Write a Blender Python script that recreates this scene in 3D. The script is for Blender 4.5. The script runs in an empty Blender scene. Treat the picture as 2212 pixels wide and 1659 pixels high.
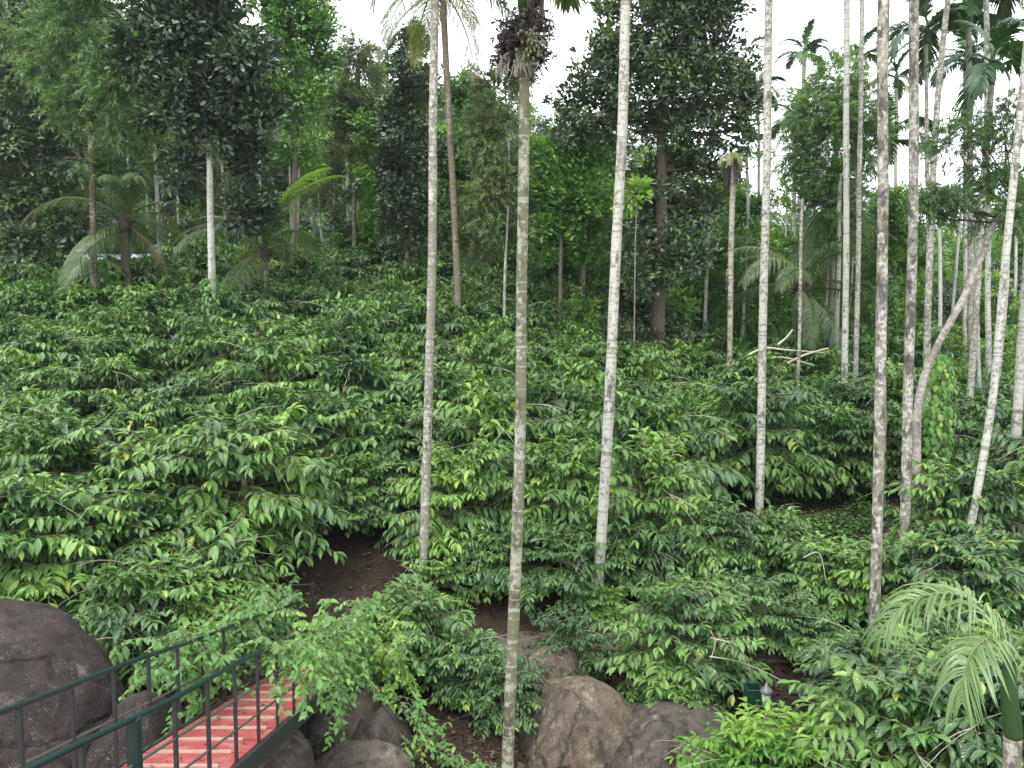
import bpy, math, random
import numpy as np
from mathutils import Vector, noise as mn

C = bpy.context.scene.collection
PI = math.pi
rad = math.radians
CAMZ = 6.0
F0 = 1703.0
PITCH = rad(4.0)
R = random.Random(11)
NR = np.random.RandomState(5)

# ---------------------------------------------------------------- helpers
def smooth(a, b, x):
    t = min(1.0, max(0.0, (x-a)/(b-a)))
    return t*t*(3-2*t)

def interp(x, xs, ys):
    return float(np.interp(x, xs, ys))

def ground(X, Y):
    """terrain height: bank in front of the path, plantation slope, wooded hill to the left"""
    a = smooth(-.12, .25, X/max(Y, 1.0))
    if Y < 12.3:
        z = interp(Y, [-20, 2, 6, 8, 10, 11, 12.3], [-7.5, -7.2, -6.7, -6.3, -5.95, -5.78, -5.6])
        z += .25*smooth(3, 7, X)*smooth(12.3, 11, Y)
    elif Y < 14:
        z = interp(Y, [12.3, 12.5, 13.7, 14], [-5.6, -5.42, -5.4, -5.2])
    else:
        n = min(Y, 34)-14
        z = -5.2+n*(.288*(1-a)+.112*a)
        if Y > 34:
            z += (min(Y, 60)-34)*(.22*(1-a)+.07*a)
        if Y > 60:
            z += (min(Y, 180)-60)*((.33+.2*smooth(-.25, -.6, X/Y))*(1-a)+.03*a)
        if Y > 180:
            z += (Y-180)*(.05*(1-a))*smooth(600, 180, Y)
    if Y > 6:
        z += .10*mn.noise(Vector((X*.45, Y*.45, 3.1)))+.05*mn.noise(Vector((X*1.7, Y*1.7, 8.1)))
    return z+CAMZ

def W(px, py, Y):
    """point of the place at depth Y that lies on the sight line of a measured photo position"""
    u, v = (px-1106)/F0, -(py-829.5)/F0
    dx, dy, dz = u, math.cos(PITCH)+v*math.sin(PITCH), -math.sin(PITCH)+v*math.cos(PITCH)
    k = Y/dy
    return Vector((dx*k, Y, dz*k+CAMZ))

def XofP(px, Y):
    return W(px, 710, Y).x

def PX(X, Y):
    return 1106+X/Y*F0

class Soup:
    def __init__(s):
        s.v, s.f, s.n, s.l, s.nv, s.m = [], [], [], [], 0, []
    def add(s, verts, faces, luv, mat=0):
        verts = np.asarray(verts, np.float32)
        s.v.append(verts); s.l.append(np.asarray(luv, np.float32))
        for f in faces:
            s.f.extend(i+s.nv for i in f); s.n.append(len(f)); s.m.append(mat)
        s.nv += len(verts)
    def add_inst(s, tv, tf, tl, P, EX, EZ, S, Wd=None, rnd=None, mat=0):
        """many copies of one leaf shape, each with its own frame"""
        P, EX, EZ = (np.asarray(a, float) for a in (P, EX, EZ))
        n = len(P)
        if n == 0: return
        S = np.broadcast_to(np.asarray(S, float), (n,))
        Wd = np.ones(n) if Wd is None else np.broadcast_to(np.asarray(Wd, float), (n,))
        EX = EX/np.maximum(np.linalg.norm(EX, axis=1, keepdims=True), 1e-6)
        EZ = EZ-EX*np.sum(EX*EZ, 1, keepdims=True)
        EZ = EZ/np.maximum(np.linalg.norm(EZ, axis=1, keepdims=True), 1e-6)
        EY = np.cross(EZ, EX)
        tv = np.asarray(tv, float)
        V = (P[:, None, :]+S[:, None, None]*(tv[None, :, 0:1]*EX[:, None, :]
             + (tv[None, :, 1:2]*Wd[:, None, None])*EY[:, None, :]+tv[None, :, 2:3]*EZ[:, None, :]))
        k = len(tv)
        L = np.tile(np.asarray(tl, float)[None], (n, 1, 1))
        L[:, :, 2] = (NR.rand(n) if rnd is None else np.asarray(rnd))[:, None]
        idx = np.concatenate([np.asarray(f) for f in tf])
        off = (np.arange(n)*k+s.nv)
        s.v.append(V.reshape(-1, 3).astype(np.float32)); s.l.append(L.reshape(-1, 3).astype(np.float32))
        s.f.append((idx[None, :]+off[:, None]).ravel())
        s.n.append(np.tile(np.asarray([len(f) for f in tf]), n))
        s.m.append(np.full(n*len(tf), mat))
        s.nv += n*k
    def mesh(s, name, mats, smoothf=True):
        def cat(lst):
            out, buf = [], []
            for a in lst:
                if isinstance(a, np.ndarray):
                    if buf: out.append(np.asarray(buf)); buf = []
                    out.append(a)
                else: buf.append(a)
            if buf: out.append(np.asarray(buf))
            return np.concatenate(out).astype(np.int32)
        me = bpy.data.meshes.new(name)
        v = np.concatenate(s.v); f = cat(s.f); n = cat(s.n); m = cat(s.m)
        me.vertices.add(len(v)); me.vertices.foreach_set('co', v.ravel())
        me.loops.add(len(f)); me.loops.foreach_set('vertex_index', f)
        me.polygons.add(len(n))
        st = np.concatenate([[0], np.cumsum(n)[:-1]]).astype(np.int32)
        me.polygons.foreach_set('loop_start', st)
        for mt in (mats if isinstance(mats, (list, tuple)) else [mats]): me.materials.append(mt)
        me.polygons.foreach_set('material_index', m)
        me.polygons.foreach_set('use_smooth', np.full(len(n), smoothf))
        me.update(calc_edges=True)
        at = me.attributes.new('luv', 'FLOAT_VECTOR', 'POINT')
        at.data.foreach_set('vector', np.concatenate(s.l).ravel())
        return me
    def obj(s, name, mats, parent=None, smoothf=True):
        return link(name, s.mesh(name, mats, smoothf), parent)

def link(name, data, parent=None, loc=(0, 0, 0)):
    o = bpy.data.objects.new(name, data); C.objects.link(o)
    if parent: o.parent = parent
    o.location = loc
    return o

def thing(name, label, cat, loc=(0, 0, 0), rz=0, group=None):
    o = link(name, None, None, loc)
    o.empty_display_size = .3
    o.rotation_euler.z = rz
    tag(o, label, cat, group)
    return o

def tag(o, label, cat, group=None):
    if label: o['label'] = label
    o['category'] = cat
    if group: o['group'] = group

def dup(root, loc, rz=0, sc=1.0, label=None, tilt=(0, 0)):
    r = root.copy(); C.objects.link(r)
    r.location = loc; r.rotation_euler = (tilt[0], tilt[1], rz)
    r.scale = (sc, sc, sc) if not hasattr(sc, '__len__') else sc
    if label: r['label'] = label
    for ch in KIDS.get(root.name, []):
        c = ch.copy(); C.objects.link(c); c.parent = r
    return r
KIDS = {}

def tube(s, pts, rr, ns=8, mat=0, rnd=.5, cap=True, v0=0.0):
    pts = [Vector(p) for p in pts]
    n = len(pts)
    verts, luv = [], []
    d0 = 0.0
    ref = Vector((.31, .93, .2))
    for i, p in enumerate(pts):
        t = (pts[min(i+1, n-1)]-pts[max(i-1, 0)])
        if t.length < 1e-7: t = Vector((0, 0, 1))
        t.normalize()
        a = t.cross(ref)
        if a.length < .05: a = t.cross(Vector((1, 0, 0)))
        a.normalize(); b = t.cross(a)
        if i: d0 += (p-pts[i-1]).length
        r = rr[i] if hasattr(rr, '__len__') else rr
        for k in range(ns):
            an = 2*PI*k/ns
            verts.append(p+(a*math.cos(an)+b*math.sin(an))*r)
            luv.append((k/ns, d0+v0, rnd))
    faces = [(i*ns+k, i*ns+(k+1) % ns, (i+1)*ns+(k+1) % ns, (i+1)*ns+k) for i in range(n-1) for k in range(ns)]
    if cap:
        faces.append(tuple(reversed(range(ns)))); faces.append(tuple((n-1)*ns+k for k in range(ns)))
    s.add([tuple(v) for v in verts], faces, luv, mat)

def box(s, c, h, mat=0, ax=None):
    """box with centre c and half sizes h; ax = optional 3 axes"""
    c = Vector(c)
    X, Y, Z = ax if ax else (Vector((1, 0, 0)), Vector((0, 1, 0)), Vector((0, 0, 1)))
    vs = [c+X*(sx*h[0])+Y*(sy*h[1])+Z*(sz*h[2]) for sx in (-1, 1) for sy in (-1, 1) for sz in (-1, 1)]
    fs = [(0, 1, 3, 2), (4, 6, 7, 5), (0, 4, 5, 1), (2, 3, 7, 6), (0, 2, 6, 4), (1, 5, 7, 3)]
    s.add([tuple(v) for v in vs], fs, [(v.x, v.y, .5) for v in vs], mat)

# leaf shapes -----------------------------------------------------------
def leaf_shape(rows):
    """rows of (x, half width, z of midrib, z of edge)"""
    v, l, f = [(rows[0][0], 0, rows[0][2])], [(0, rows[0][0], 0)], []
    prev = None
    for (x, w, zm, ze) in rows[1:-1]:
        i = len(v)
        v += [(x, -w, ze), (x, 0, zm), (x, w, ze)]
        l += [(-1, x, 0), (0, x, 0), (1, x, 0)]
        if prev is None: f += [(0, i, i+1), (0, i+1, i+2)]
        else: f += [(prev, i, i+1, prev+1), (prev+1, i+1, i+2, prev+2)]
        prev = i
    x, w, zm, ze = rows[-1]
    i = len(v); v.append((x, 0, zm)); l.append((0, x, 0))
    f += [(prev, i, prev+1), (prev+1, i, prev+2)]
    return v, f, l
LEAF_C = leaf_shape([(0, 0, 0, 0), (.2, .125, .03, .08), (.48, .19, .03, .11), (.76, .13, -.03, .03), (1, 0, -.18, 0)])
LEAF_B = leaf_shape([(0, 0, 0, 0), (.35, .22, 0, .05), (.72, .2, -.02, .03), (1, 0, -.1, 0)])
LEAF_V = leaf_shape([(0, 0, 0, 0), (.25, .26, 0, .05), (.6, .2, -.04, .0), (1, 0, -.16, 0)])
LEAF_N = ([(0, -.05, 0), (0, .05, 0), (.5, .07, .0), (.5, -.07, 0), (1, 0, -.12)], [(0, 1, 2, 3), (3, 2, 4)],
          [(-1, 0, 0), (1, 0, 0), (1, .5, 0), (-1, .5, 0), (0, 1, 0)])

# ---------------------------------------------------------------- materials
def nodes_of(name):
    m = bpy.data.materials.new(name); m.use_nodes = True
    nt = m.node_tree; nt.nodes.clear()
    return m, nt, nt.nodes, nt.links

def ramp(N, stops, interpo='LINEAR'):
    r = N.new('ShaderNodeValToRGB'); cr = r.color_ramp; cr.interpolation = interpo
    while len(cr.elements) < len(stops): cr.elements.new(.5)
    for e, (p, c) in zip(cr.elements, stops):
        e.position = p
        e.color = (*c, 1) if hasattr(c, '__len__') else (c, c, c, 1)
    return r

def math_n(N, L, op, a, b=None, clamp=False):
    m = N.new('ShaderNodeMath'); m.operation = op; m.use_clamp = clamp
    for i, x in enumerate((a, b)):
        if x is None: continue
        if isinstance(x, (int, float)): m.inputs[i].default_value = x
        else: L.new(x, m.inputs[i])
    return m.outputs[0]

def mixc(N, L, fac, a, b, mode='MIX'):
    m = N.new('ShaderNodeMix'); m.data_type = 'RGBA'; m.blend_type = mode
    for sock, x in ((m.inputs[0], fac), (m.inputs[6], a), (m.inputs[7], b)):
        if isinstance(x, (int, float)): sock.default_value = x
        elif isinstance(x, tuple): sock.default_value = (*x, 1)
        else: L.new(x, sock)
    return m.outputs[2]

def leaf_mat(name, stops, rough=.42, trans=.25, veins=False, rib=.3, clump=1.2, spec=.5, yellow=None, objr=.35):
    m, nt, N, L = nodes_of(name)
    at = N.new('ShaderNodeAttribute'); at.attribute_name = 'luv'
    sp = N.new('ShaderNodeSeparateXYZ'); L.new(at.outputs['Vector'], sp.inputs[0])
    oi = N.new('ShaderNodeObjectInfo')
    geo = N.new('ShaderNodeNewGeometry')
    nz = N.new('ShaderNodeTexNoise'); nz.inputs['Scale'].default_value = clump; nz.inputs['Detail'].default_value = 1.5
    L.new(geo.outputs['Position'], nz.inputs['Vector'])
    fac = math_n(N, L, 'ADD', math_n(N, L, 'MULTIPLY', sp.outputs[2], .5), math_n(N, L, 'MULTIPLY', oi.outputs['Random'], objr))
    nn = math_n(N, L, 'MULTIPLY', math_n(N, L, 'SUBTRACT', nz.outputs[0], .38), 1.3)
    fac = math_n(N, L, 'ADD', fac, nn, True)
    cr = ramp(N, stops); L.new(fac, cr.inputs[0])
    col = cr.outputs[0]
    if yellow:
        y = math_n(N, L, 'GREATER_THAN', sp.outputs[2], yellow[0])
        col = mixc(N, L, y, col, yellow[1])
    au = math_n(N, L, 'ABSOLUTE', sp.outputs[0])
    r = math_n(N, L, 'MULTIPLY', math_n(N, L, 'LESS_THAN', au, .13), rib)
    col = mixc(N, L, r, col, (.20, .34, .12))
    p = N.new('ShaderNodeBsdfPrincipled')
    L.new(col, p.inputs['Base Color']); p.inputs['Roughness'].default_value = rough
    p.inputs['Specular IOR Level'].default_value = spec
    if veins:
        w = math_n(N, L, 'SINE', math_n(N, L, 'MULTIPLY', math_n(N, L, 'SUBTRACT', sp.outputs[1], math_n(N, L, 'MULTIPLY', au, .14)), 52.0))
        b = N.new('ShaderNodeBump'); b.inputs['Strength'].default_value = .35; b.inputs['Distance'].default_value = .01
        L.new(w, b.inputs['Height']); L.new(b.outputs[0], p.inputs['Normal'])
    t = N.new('ShaderNodeBsdfTranslucent')
    L.new(mixc(N, L, 1.0, col, (1.5, 1.5, .6), 'MULTIPLY'), t.inputs['Color'])
    mx = N.new('ShaderNodeMixShader'); mx.inputs[0].default_value = trans
    L.new(p.outputs[0], mx.inputs[1]); L.new(t.outputs[0], mx.inputs[2])
    o = N.new('ShaderNodeOutputMaterial'); L.new(mx.outputs[0], o.inputs[0])
    return m

def bark_mat(name, base, light, dark, lich=.5, blot=.62, ring=.14, ringc=None, scale=1.0, rough=.85, rs=.5):
    m, nt, N, L = nodes_of(name)
    at = N.new('ShaderNodeAttribute'); at.attribute_name = 'luv'
    sp = N.new('ShaderNodeSeparateXYZ'); L.new(at.outputs['Vector'], sp.inputs[0])
    oi = N.new('ShaderNodeObjectInfo')
    geo = N.new('ShaderNodeTexCoord')
    off = N.new('ShaderNodeVectorMath'); off.operation = 'ADD'
    cmb = N.new('ShaderNodeCombineXYZ')
    L.new(math_n(N, L, 'MULTIPLY', oi.outputs['Random'], 40.0), cmb.inputs[2])
    L.new(geo.outputs['Object'], off.inputs[0]); L.new(cmb.outputs[0], off.inputs[1])
    def nz(sc, det=4, st=None):
        n = N.new('ShaderNodeTexNoise'); n.inputs['Scale'].default_value = sc*scale; n.inputs['Detail'].default_value = det
        n.inputs['Roughness'].default_value = .65
        if st:
            mp = N.new('ShaderNodeMapping'); mp.inputs['Scale'].default_value = st
            L.new(off.outputs[0], mp.inputs[0]); L.new(mp.outputs[0], n.inputs['Vector'])
        else: L.new(off.outputs[0], n.inputs['Vector'])
        return n.outputs[0]
    n1, n2, n3 = nz(13, 8), nz(7, 6, (1, 1, .5)), nz(38, 4)
    big = math_n(N, L, 'ADD', math_n(N, L, 'MULTIPLY', math_n(N, L, 'SUBTRACT', nz(.9, 2), .5), .45), math_n(N, L, 'MULTIPLY', math_n(N, L, 'SUBTRACT', oi.outputs['Random'], .5), .16))
    n1 = math_n(N, L, 'ADD', n1, big)
    col = mixc(N, L, nz(1.3, 2), tuple(c*.62 for c in base), tuple(min(1, c*1.3) for c in base))
    r1 = ramp(N, [(lich-.05, 0.0), (lich+.04, 1.0)]); L.new(n1, r1.inputs[0])
    col = mixc(N, L, r1.outputs[0], col, light)
    r2 = ramp(N, [(blot-.02, 0.0), (blot+.04, 1.0)]); L.new(n2, r2.inputs[0])
    col = mixc(N, L, math_n(N, L, 'MULTIPLY', r2.outputs[0], .8), col, dark)
    r3 = ramp(N, [(.57, 0.0), (.63, 1.0)]); L.new(n3, r3.inputs[0])
    col = mixc(N, L, math_n(N, L, 'MULTIPLY', r3.outputs[0], .55), col, dark)
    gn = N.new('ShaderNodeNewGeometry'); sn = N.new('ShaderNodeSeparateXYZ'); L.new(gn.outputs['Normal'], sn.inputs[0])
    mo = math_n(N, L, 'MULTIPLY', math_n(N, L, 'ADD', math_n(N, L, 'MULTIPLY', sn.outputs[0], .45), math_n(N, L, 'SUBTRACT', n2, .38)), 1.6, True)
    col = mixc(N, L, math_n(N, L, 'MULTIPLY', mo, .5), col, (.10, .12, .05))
    hgt = math_n(N, L, 'ADD', n1, math_n(N, L, 'MULTIPLY', n3, .5))
    if ring:
        wv = N.new('ShaderNodeTexNoise'); wv.noise_dimensions = '1D'; wv.inputs['Scale'].default_value = 1.6
        L.new(sp.outputs[1], wv.inputs['W'])
        vv = math_n(N, L, 'ADD', math_n(N, L, 'DIVIDE', sp.outputs[1], ring), math_n(N, L, 'MULTIPLY', wv.outputs[0], 5.0))
        vv = math_n(N, L, 'ADD', vv, math_n(N, L, 'MULTIPLY', n1, .25))
        fr = math_n(N, L, 'FRACT', vv)
        rg = math_n(N, L, 'MULTIPLY', math_n(N, L, 'LESS_THAN', fr, .09), rs)
        col = mixc(N, L, math_n(N, L, 'MULTIPLY', rg, .7), col, ringc or tuple(c*.35 for c in base))
        hgt = math_n(N, L, 'SUBTRACT', hgt, math_n(N, L, 'MULTIPLY', rg, .5))
    p = N.new('ShaderNodeBsdfPrincipled'); L.new(col, p.inputs['Base Color']); p.inputs['Roughness'].default_value = rough
    p.inputs['Specular IOR Level'].default_value = .2
    b = N.new('ShaderNodeBump'); b.inputs['Strength'].default_value = .6; b.inputs['Distance'].default_value = .012
    L.new(hgt, b.inputs['Height']); L.new(b.outputs[0], p.inputs['Normal'])
    o = N.new('ShaderNodeOutputMaterial'); L.new(p.outputs[0], o.inputs[0])
    return m

def rock_mat(name, a, b_, spots, sc=1.0):
    m, nt, N, L = nodes_of(name)
    tc = N.new('ShaderNodeTexCoord')
    def nz(s_, d=6, ro=.6):
        n = N.new('ShaderNodeTexNoise'); n.inputs['Scale'].default_value = s_*sc; n.inputs['Detail'].default_value = d
        n.inputs['Roughness'].default_value = ro
        L.new(tc.outputs['Object'], n.inputs['Vector']); return n.outputs[0]
    n1, n2, n3, n4 = nz(.9), nz(4.5), nz(26, 3), nz(1.9, 5, .7)
    r = ramp(N, [(.38, a), (.58, b_)]); L.new(math_n(N, L, 'ADD', math_n(N, L, 'MULTIPLY', n1, .5), math_n(N, L, 'MULTIPLY', nz(3.2, 8, .75), .5)), r.inputs[0])
    col = mixc(N, L, math_n(N, L, 'MULTIPLY', n2, .6), r.outputs[0], tuple(c*.45 for c in a))
    r4 = ramp(N, [(.52, 0.0), (.6, 1.0)]); L.new(n4, r4.inputs[0])
    col = mixc(N, L, math_n(N, L, 'MULTIPLY', r4.outputs[0], .5), col, tuple(c*.5 for c in a))
    r3 = ramp(N, [(.56, 0.0), (.66, 1.0)]); L.new(nz(48, 4, .7), r3.inputs[0])
    r5 = ramp(N, [(.45, 0.0), (.6, 1.0)]); L.new(n2, r5.inputs[0])
    col = mixc(N, L, math_n(N, L, 'MULTIPLY', r3.outputs[0], math_n(N, L, 'MULTIPLY', r5.outputs[0], .8)), col, spots)
    mp = N.new('ShaderNodeMapping'); mp.inputs['Scale'].default_value = (3.5, 3.5, .5)
    L.new(tc.outputs['Object'], mp.inputs[0])
    st = N.new('ShaderNodeTexNoise'); st.inputs['Scale'].default_value = 2.2; st.inputs['Detail'].default_value = 6; L.new(mp.outputs[0], st.inputs['Vector'])
    rs_ = ramp(N, [(.5, 0.0), (.64, 1.0)]); L.new(st.outputs[0], rs_.inputs[0])
    col = mixc(N, L, math_n(N, L, 'MULTIPLY', rs_.outputs[0], .65), col, tuple(c*.4 for c in a))
    lc = ramp(N, [(.57, 0.0), (.66, 1.0)]); L.new(nz(3.1, 9, .75), lc.inputs[0])
    col = mixc(N, L, math_n(N, L, 'MULTIPLY', lc.outputs[0], .55), col, tuple(c*.8 for c in spots))
    wn = N.new('ShaderNodeVectorMath'); wn.operation = 'ADD'
    nv = N.new('ShaderNodeTexNoise'); nv.inputs['Scale'].default_value = 1.3; nv.inputs['Detail'].default_value = 4; L.new(tc.outputs['Object'], nv.inputs['Vector'])
    L.new(tc.outputs['Object'], wn.inputs[0]); L.new(nv.outputs['Color'], wn.inputs[1])
    vc = N.new('ShaderNodeTexVoronoi'); vc.feature = 'DISTANCE_TO_EDGE'; vc.inputs['Scale'].default_value = .42; L.new(wn.outputs[0], vc.inputs['Vector'])
    crk = math_n(N, L, 'LESS_THAN', vc.outputs['Distance'], .006)
    col = mixc(N, L, math_n(N, L, 'MULTIPLY', crk, .5), col, (.012, .009, .008))
    crh = math_n(N, L, 'MULTIPLY', math_n(N, L, 'MINIMUM', vc.outputs['Distance'], .03), 25.0)
    p = N.new('ShaderNodeBsdfPrincipled'); L.new(col, p.inputs['Base Color']); p.inputs['Roughness'].default_value = .8
    p.inputs['Specular IOR Level'].default_value = .3
    b = N.new('ShaderNodeBump'); b.inputs['Strength'].default_value = 1.0; b.inputs['Distance'].default_value = .05
    L.new(math_n(N, L, 'ADD', crh, math_n(N, L, 'ADD', math_n(N, L, 'MULTIPLY', nz(5, 9, .7), 1.2), math_n(N, L, 'MULTIPLY', n3, .3))), b.inputs['Height']); L.new(b.outputs[0], p.inputs['Normal'])
    o = N.new('ShaderNodeOutputMaterial'); L.new(p.outputs[0], o.inputs[0])
    return m

def plain(name, col, rough=.6, metal=0.0, var=.25, sc=12.0, bump=.2, spec=.5):
    m, nt, N, L = nodes_of(name)
    tc = N.new('ShaderNodeTexCoord')
    n = N.new('ShaderNodeTexNoise'); n.inputs['Scale'].default_value = sc; n.inputs['Detail'].default_value = 5
    L.new(tc.outputs['Object'], n.inputs['Vector'])
    c = mixc(N, L, n.outputs[0], tuple(x*(1-var) for x in col), tuple(min(1, x*(1+var)) for x in col))
    p = N.new('ShaderNodeBsdfPrincipled'); L.new(c, p.inputs['Base Color'])
    p.inputs['Roughness'].default_value = rough; p.inputs['Metallic'].default_value = metal
    p.inputs['Specular IOR Level'].default_value = spec
    b = N.new('ShaderNodeBump'); b.inputs['Strength'].default_value = bump; b.inputs['Distance'].default_value = .004
    L.new(n.outputs[0], b.inputs['Height']); L.new(b.outputs[0], p.inputs['Normal'])
    o = N.new('ShaderNodeOutputMaterial'); L.new(p.outputs[0], o.inputs[0])
    return m

M = {}
M['coffee'] = leaf_mat('coffee_leaf', [(.0, (.018, .045, .018)), (.3, (.054, .122, .036)), (.6, (.112, .225, .05)), (.85, (.18, .325, .06)), (1, (.29, .43, .08))],
                       rough=.26, trans=.17, veins=True, rib=.35, clump=.8, yellow=(.994, (.30, .34, .06)), spec=.6, objr=.28)
M['coffee_front'] = M['coffee']
M['coffee_bright'] = leaf_mat('bright_coffee_leaf', [(.0, (.035, .12, .02)), (.4, (.09, .24, .03)), (1, (.24, .42, .05))], rough=.4, trans=.3, veins=True, rib=.3, clump=1.0)
M['jack'] = leaf_mat('grey_green_leaf', [(.0, (.02, .034, .022)), (.4, (.042, .066, .04)), (.8, (.075, .112, .06)), (1, (.13, .20, .06))], rough=.32, trans=.12, clump=.7, rib=.15,
                     yellow=(.985, (.16, .30, .04)), spec=.5)
M['broad'] = leaf_mat('mid_green_leaf', [(.0, (.028, .065, .018)), (.45, (.068, .155, .035)), (.8, (.12, .25, .05)), (1, (.22, .38, .07))], rough=.42, trans=.25, clump=.45, rib=.15)
M['lime'] = leaf_mat('light_green_leaf', [(.0, (.06, .135, .028)), (.5, (.14, .27, .05)), (1, (.29, .43, .09))], rough=.45, trans=.3, clump=.5, rib=.15)
M['olive'] = leaf_mat('olive_leaf', [(.0, (.05, .07, .035)), (.5, (.105, .145, .065)), (1, (.19, .25, .10))], rough=.6, trans=.3, clump=.5, rib=0)
M['feather'] = leaf_mat('feathery_leaf', [(.0, (.05, .09, .045)), (.5, (.11, .19, .08)), (1, (.22, .33, .13))], rough=.55, trans=.3, clump=.5, rib=0)
M['palm'] = leaf_mat('palm_leaf', [(.0, (.022, .045, .017)), (.5, (.055, .095, .032)), (1, (.16, .21, .07))], rough=.4, trans=.3, clump=.4, rib=0)
M['palm_bright'] = leaf_mat('bright_palm_leaf', [(.0, (.10, .20, .03)), (.5, (.18, .32, .05)), (1, (.32, .45, .09))], rough=.4, trans=.4, clump=.6, rib=0)
M['palm_dark'] = leaf_mat('dark_palm_leaf', [(.0, (.012, .04, .02)), (.5, (.03, .08, .03)), (1, (.08, .15, .05))], rough=.45, trans=.2, clump=.4, rib=0)
M['palm_yel'] = leaf_mat('yellowing_palm_leaf', [(.0, (.10, .13, .04)), (.5, (.19, .22, .07)), (1, (.33, .34, .13))], rough=.5, trans=.35, clump=.6, rib=0)
M['palm_dry'] = leaf_mat('dry_palm_leaf', [(.0, (.10, .075, .05)), (.5, (.2, .15, .10)), (1, (.36, .29, .2))], rough=.8, trans=.2, clump=.6, rib=0)
M['palm_young'] = leaf_mat('young_palm_leaf', [(.0, (.06, .13, .035)), (.5, (.115, .20, .065)), (1, (.24, .33, .13))], rough=.36, trans=.25, clump=2.0, rib=0)
M['vine'] = leaf_mat('vine_leaf', [(.0, (.035, .11, .03)), (.45, (.08, .21, .045)), (.8, (.15, .32, .06)), (1, (.32, .45, .08))], rough=.42, trans=.3, clump=1.3, rib=.2)
M['litter'] = leaf_mat('dry_litter', [(.0, (.018, .012, .009)), (.5, (.055, .039, .028)), (1, (.18, .135, .095))], rough=.85, trans=0.02, clump=1.0, rib=0, spec=.2)
M['areca_bark'] = bark_mat('pale_areca_bark', (.25, .23, .185), (.48, .47, .42), (.07, .06, .05), lich=.485, blot=.60, ring=.19, rs=.8)
M['areca_blotch'] = bark_mat('blotched_areca_bark', (.245, .22, .175), (.47, .46, .42), (.05, .045, .04), lich=.48, blot=.53, ring=.2, rs=.3)
M['areca_green'] = bark_mat('ringed_green_bark', (.16, .155, .10), (.35, .34, .28), (.06, .055, .035), lich=.50, blot=.58, ring=.3, ringc=(.42, .41, .34), rs=.75)
M['areca_brown'] = bark_mat('brown_areca_bark', (.20, .165, .125), (.42, .39, .33), (.06, .05, .04), lich=.53, blot=.6, ring=.14)
M['coco_bark'] = bark_mat('coconut_bark', (.17, .135, .105), (.30, .26, .21), (.06, .045, .035), lich=.58, blot=.62, ring=.13)
M['dark_bark'] = bark_mat('dark_bark', (.075, .055, .045), (.26, .22, .18), (.02, .016, .014), lich=.6, blot=.6, ring=0)
M['white_bark'] = bark_mat('white_bark', (.29, .28, .24), (.46, .46, .42), (.10, .09, .07), lich=.47, blot=.64, ring=0)
M['grey_bark'] = bark_mat('grey_bark', (.17, .14, .115), (.33, .30, .26), (.055, .045, .04), lich=.55, blot=.62, ring=0)
M['pale_lean'] = bark_mat('pale_brown_bark', (.27, .24, .205), (.42, .40, .36), (.10, .09, .08), lich=.52, blot=.62, ring=0)
M['twig'] = bark_mat('twig_bark', (.19, .15, .10), (.36, .32, .25), (.07, .055, .04), lich=.55, blot=.65, ring=0, scale=3)
M['pale_twig'] = bark_mat('pale_twig_bark', (.42, .36, .26), (.58, .53, .43), (.2, .17, .12), lich=.5, blot=.68, ring=0, scale=3)
M['shaft'] = plain('green_crownshaft', (.035, .075, .02), .4, var=.35, sc=5)
M['fibre'] = plain('brown_fibre', (.055, .042, .035), .9, var=.4, sc=20)
M['nut'] = plain('green_nut', (.10, .115, .05), .5, var=.3, sc=9)
M['rock_dark'] = rock_mat('dark_boulder', (.022, .015, .014), (.062, .045, .04), (.22, .19, .17))
M['rock_grey'] = rock_mat('grey_boulder', (.045, .036, .031), (.15, .125, .10), (.31, .28, .24))
M['rock_tan'] = rock_mat('tan_boulder', (.075, .058, .045), (.20, .16, .12), (.42, .38, .31))
M['rail'] = plain('green_painted_steel', (.006, .024, .023), .35, .0, .15, 30, .1)
M['rail_thin'] = plain('grey_green_steel', (.06, .062, .052), .5, .0, .2, 30, .1)
M['black_steel'] = plain('dark_steel', (.02, .024, .022), .5, .0, .2, 30, .1)
M['cream'] = plain('cream_paint', (.40, .30, .23), .6, 0, .2, 18, .1)
M['sheet'] = plain('blue_white_sheet', (.62, .70, .78), .5, 0, .12, 2, .1)
M['mud'] = plain('mud_wall', (.30, .27, .22), .9, 0, .2, 3, .3)
M['lamp_grey'] = plain('grey_lamp_metal', (.11, .11, .11), .45, .3, .2, 20, .1)
M['lamp_glass'] = plain('milky_lamp_glass', (.5, .5, .52), .25, 0, .05, 4, .0)
M['lamp_green'] = plain('green_sheet', (.005, .032, .02), .4, 0, .2, 8, .1)

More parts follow.
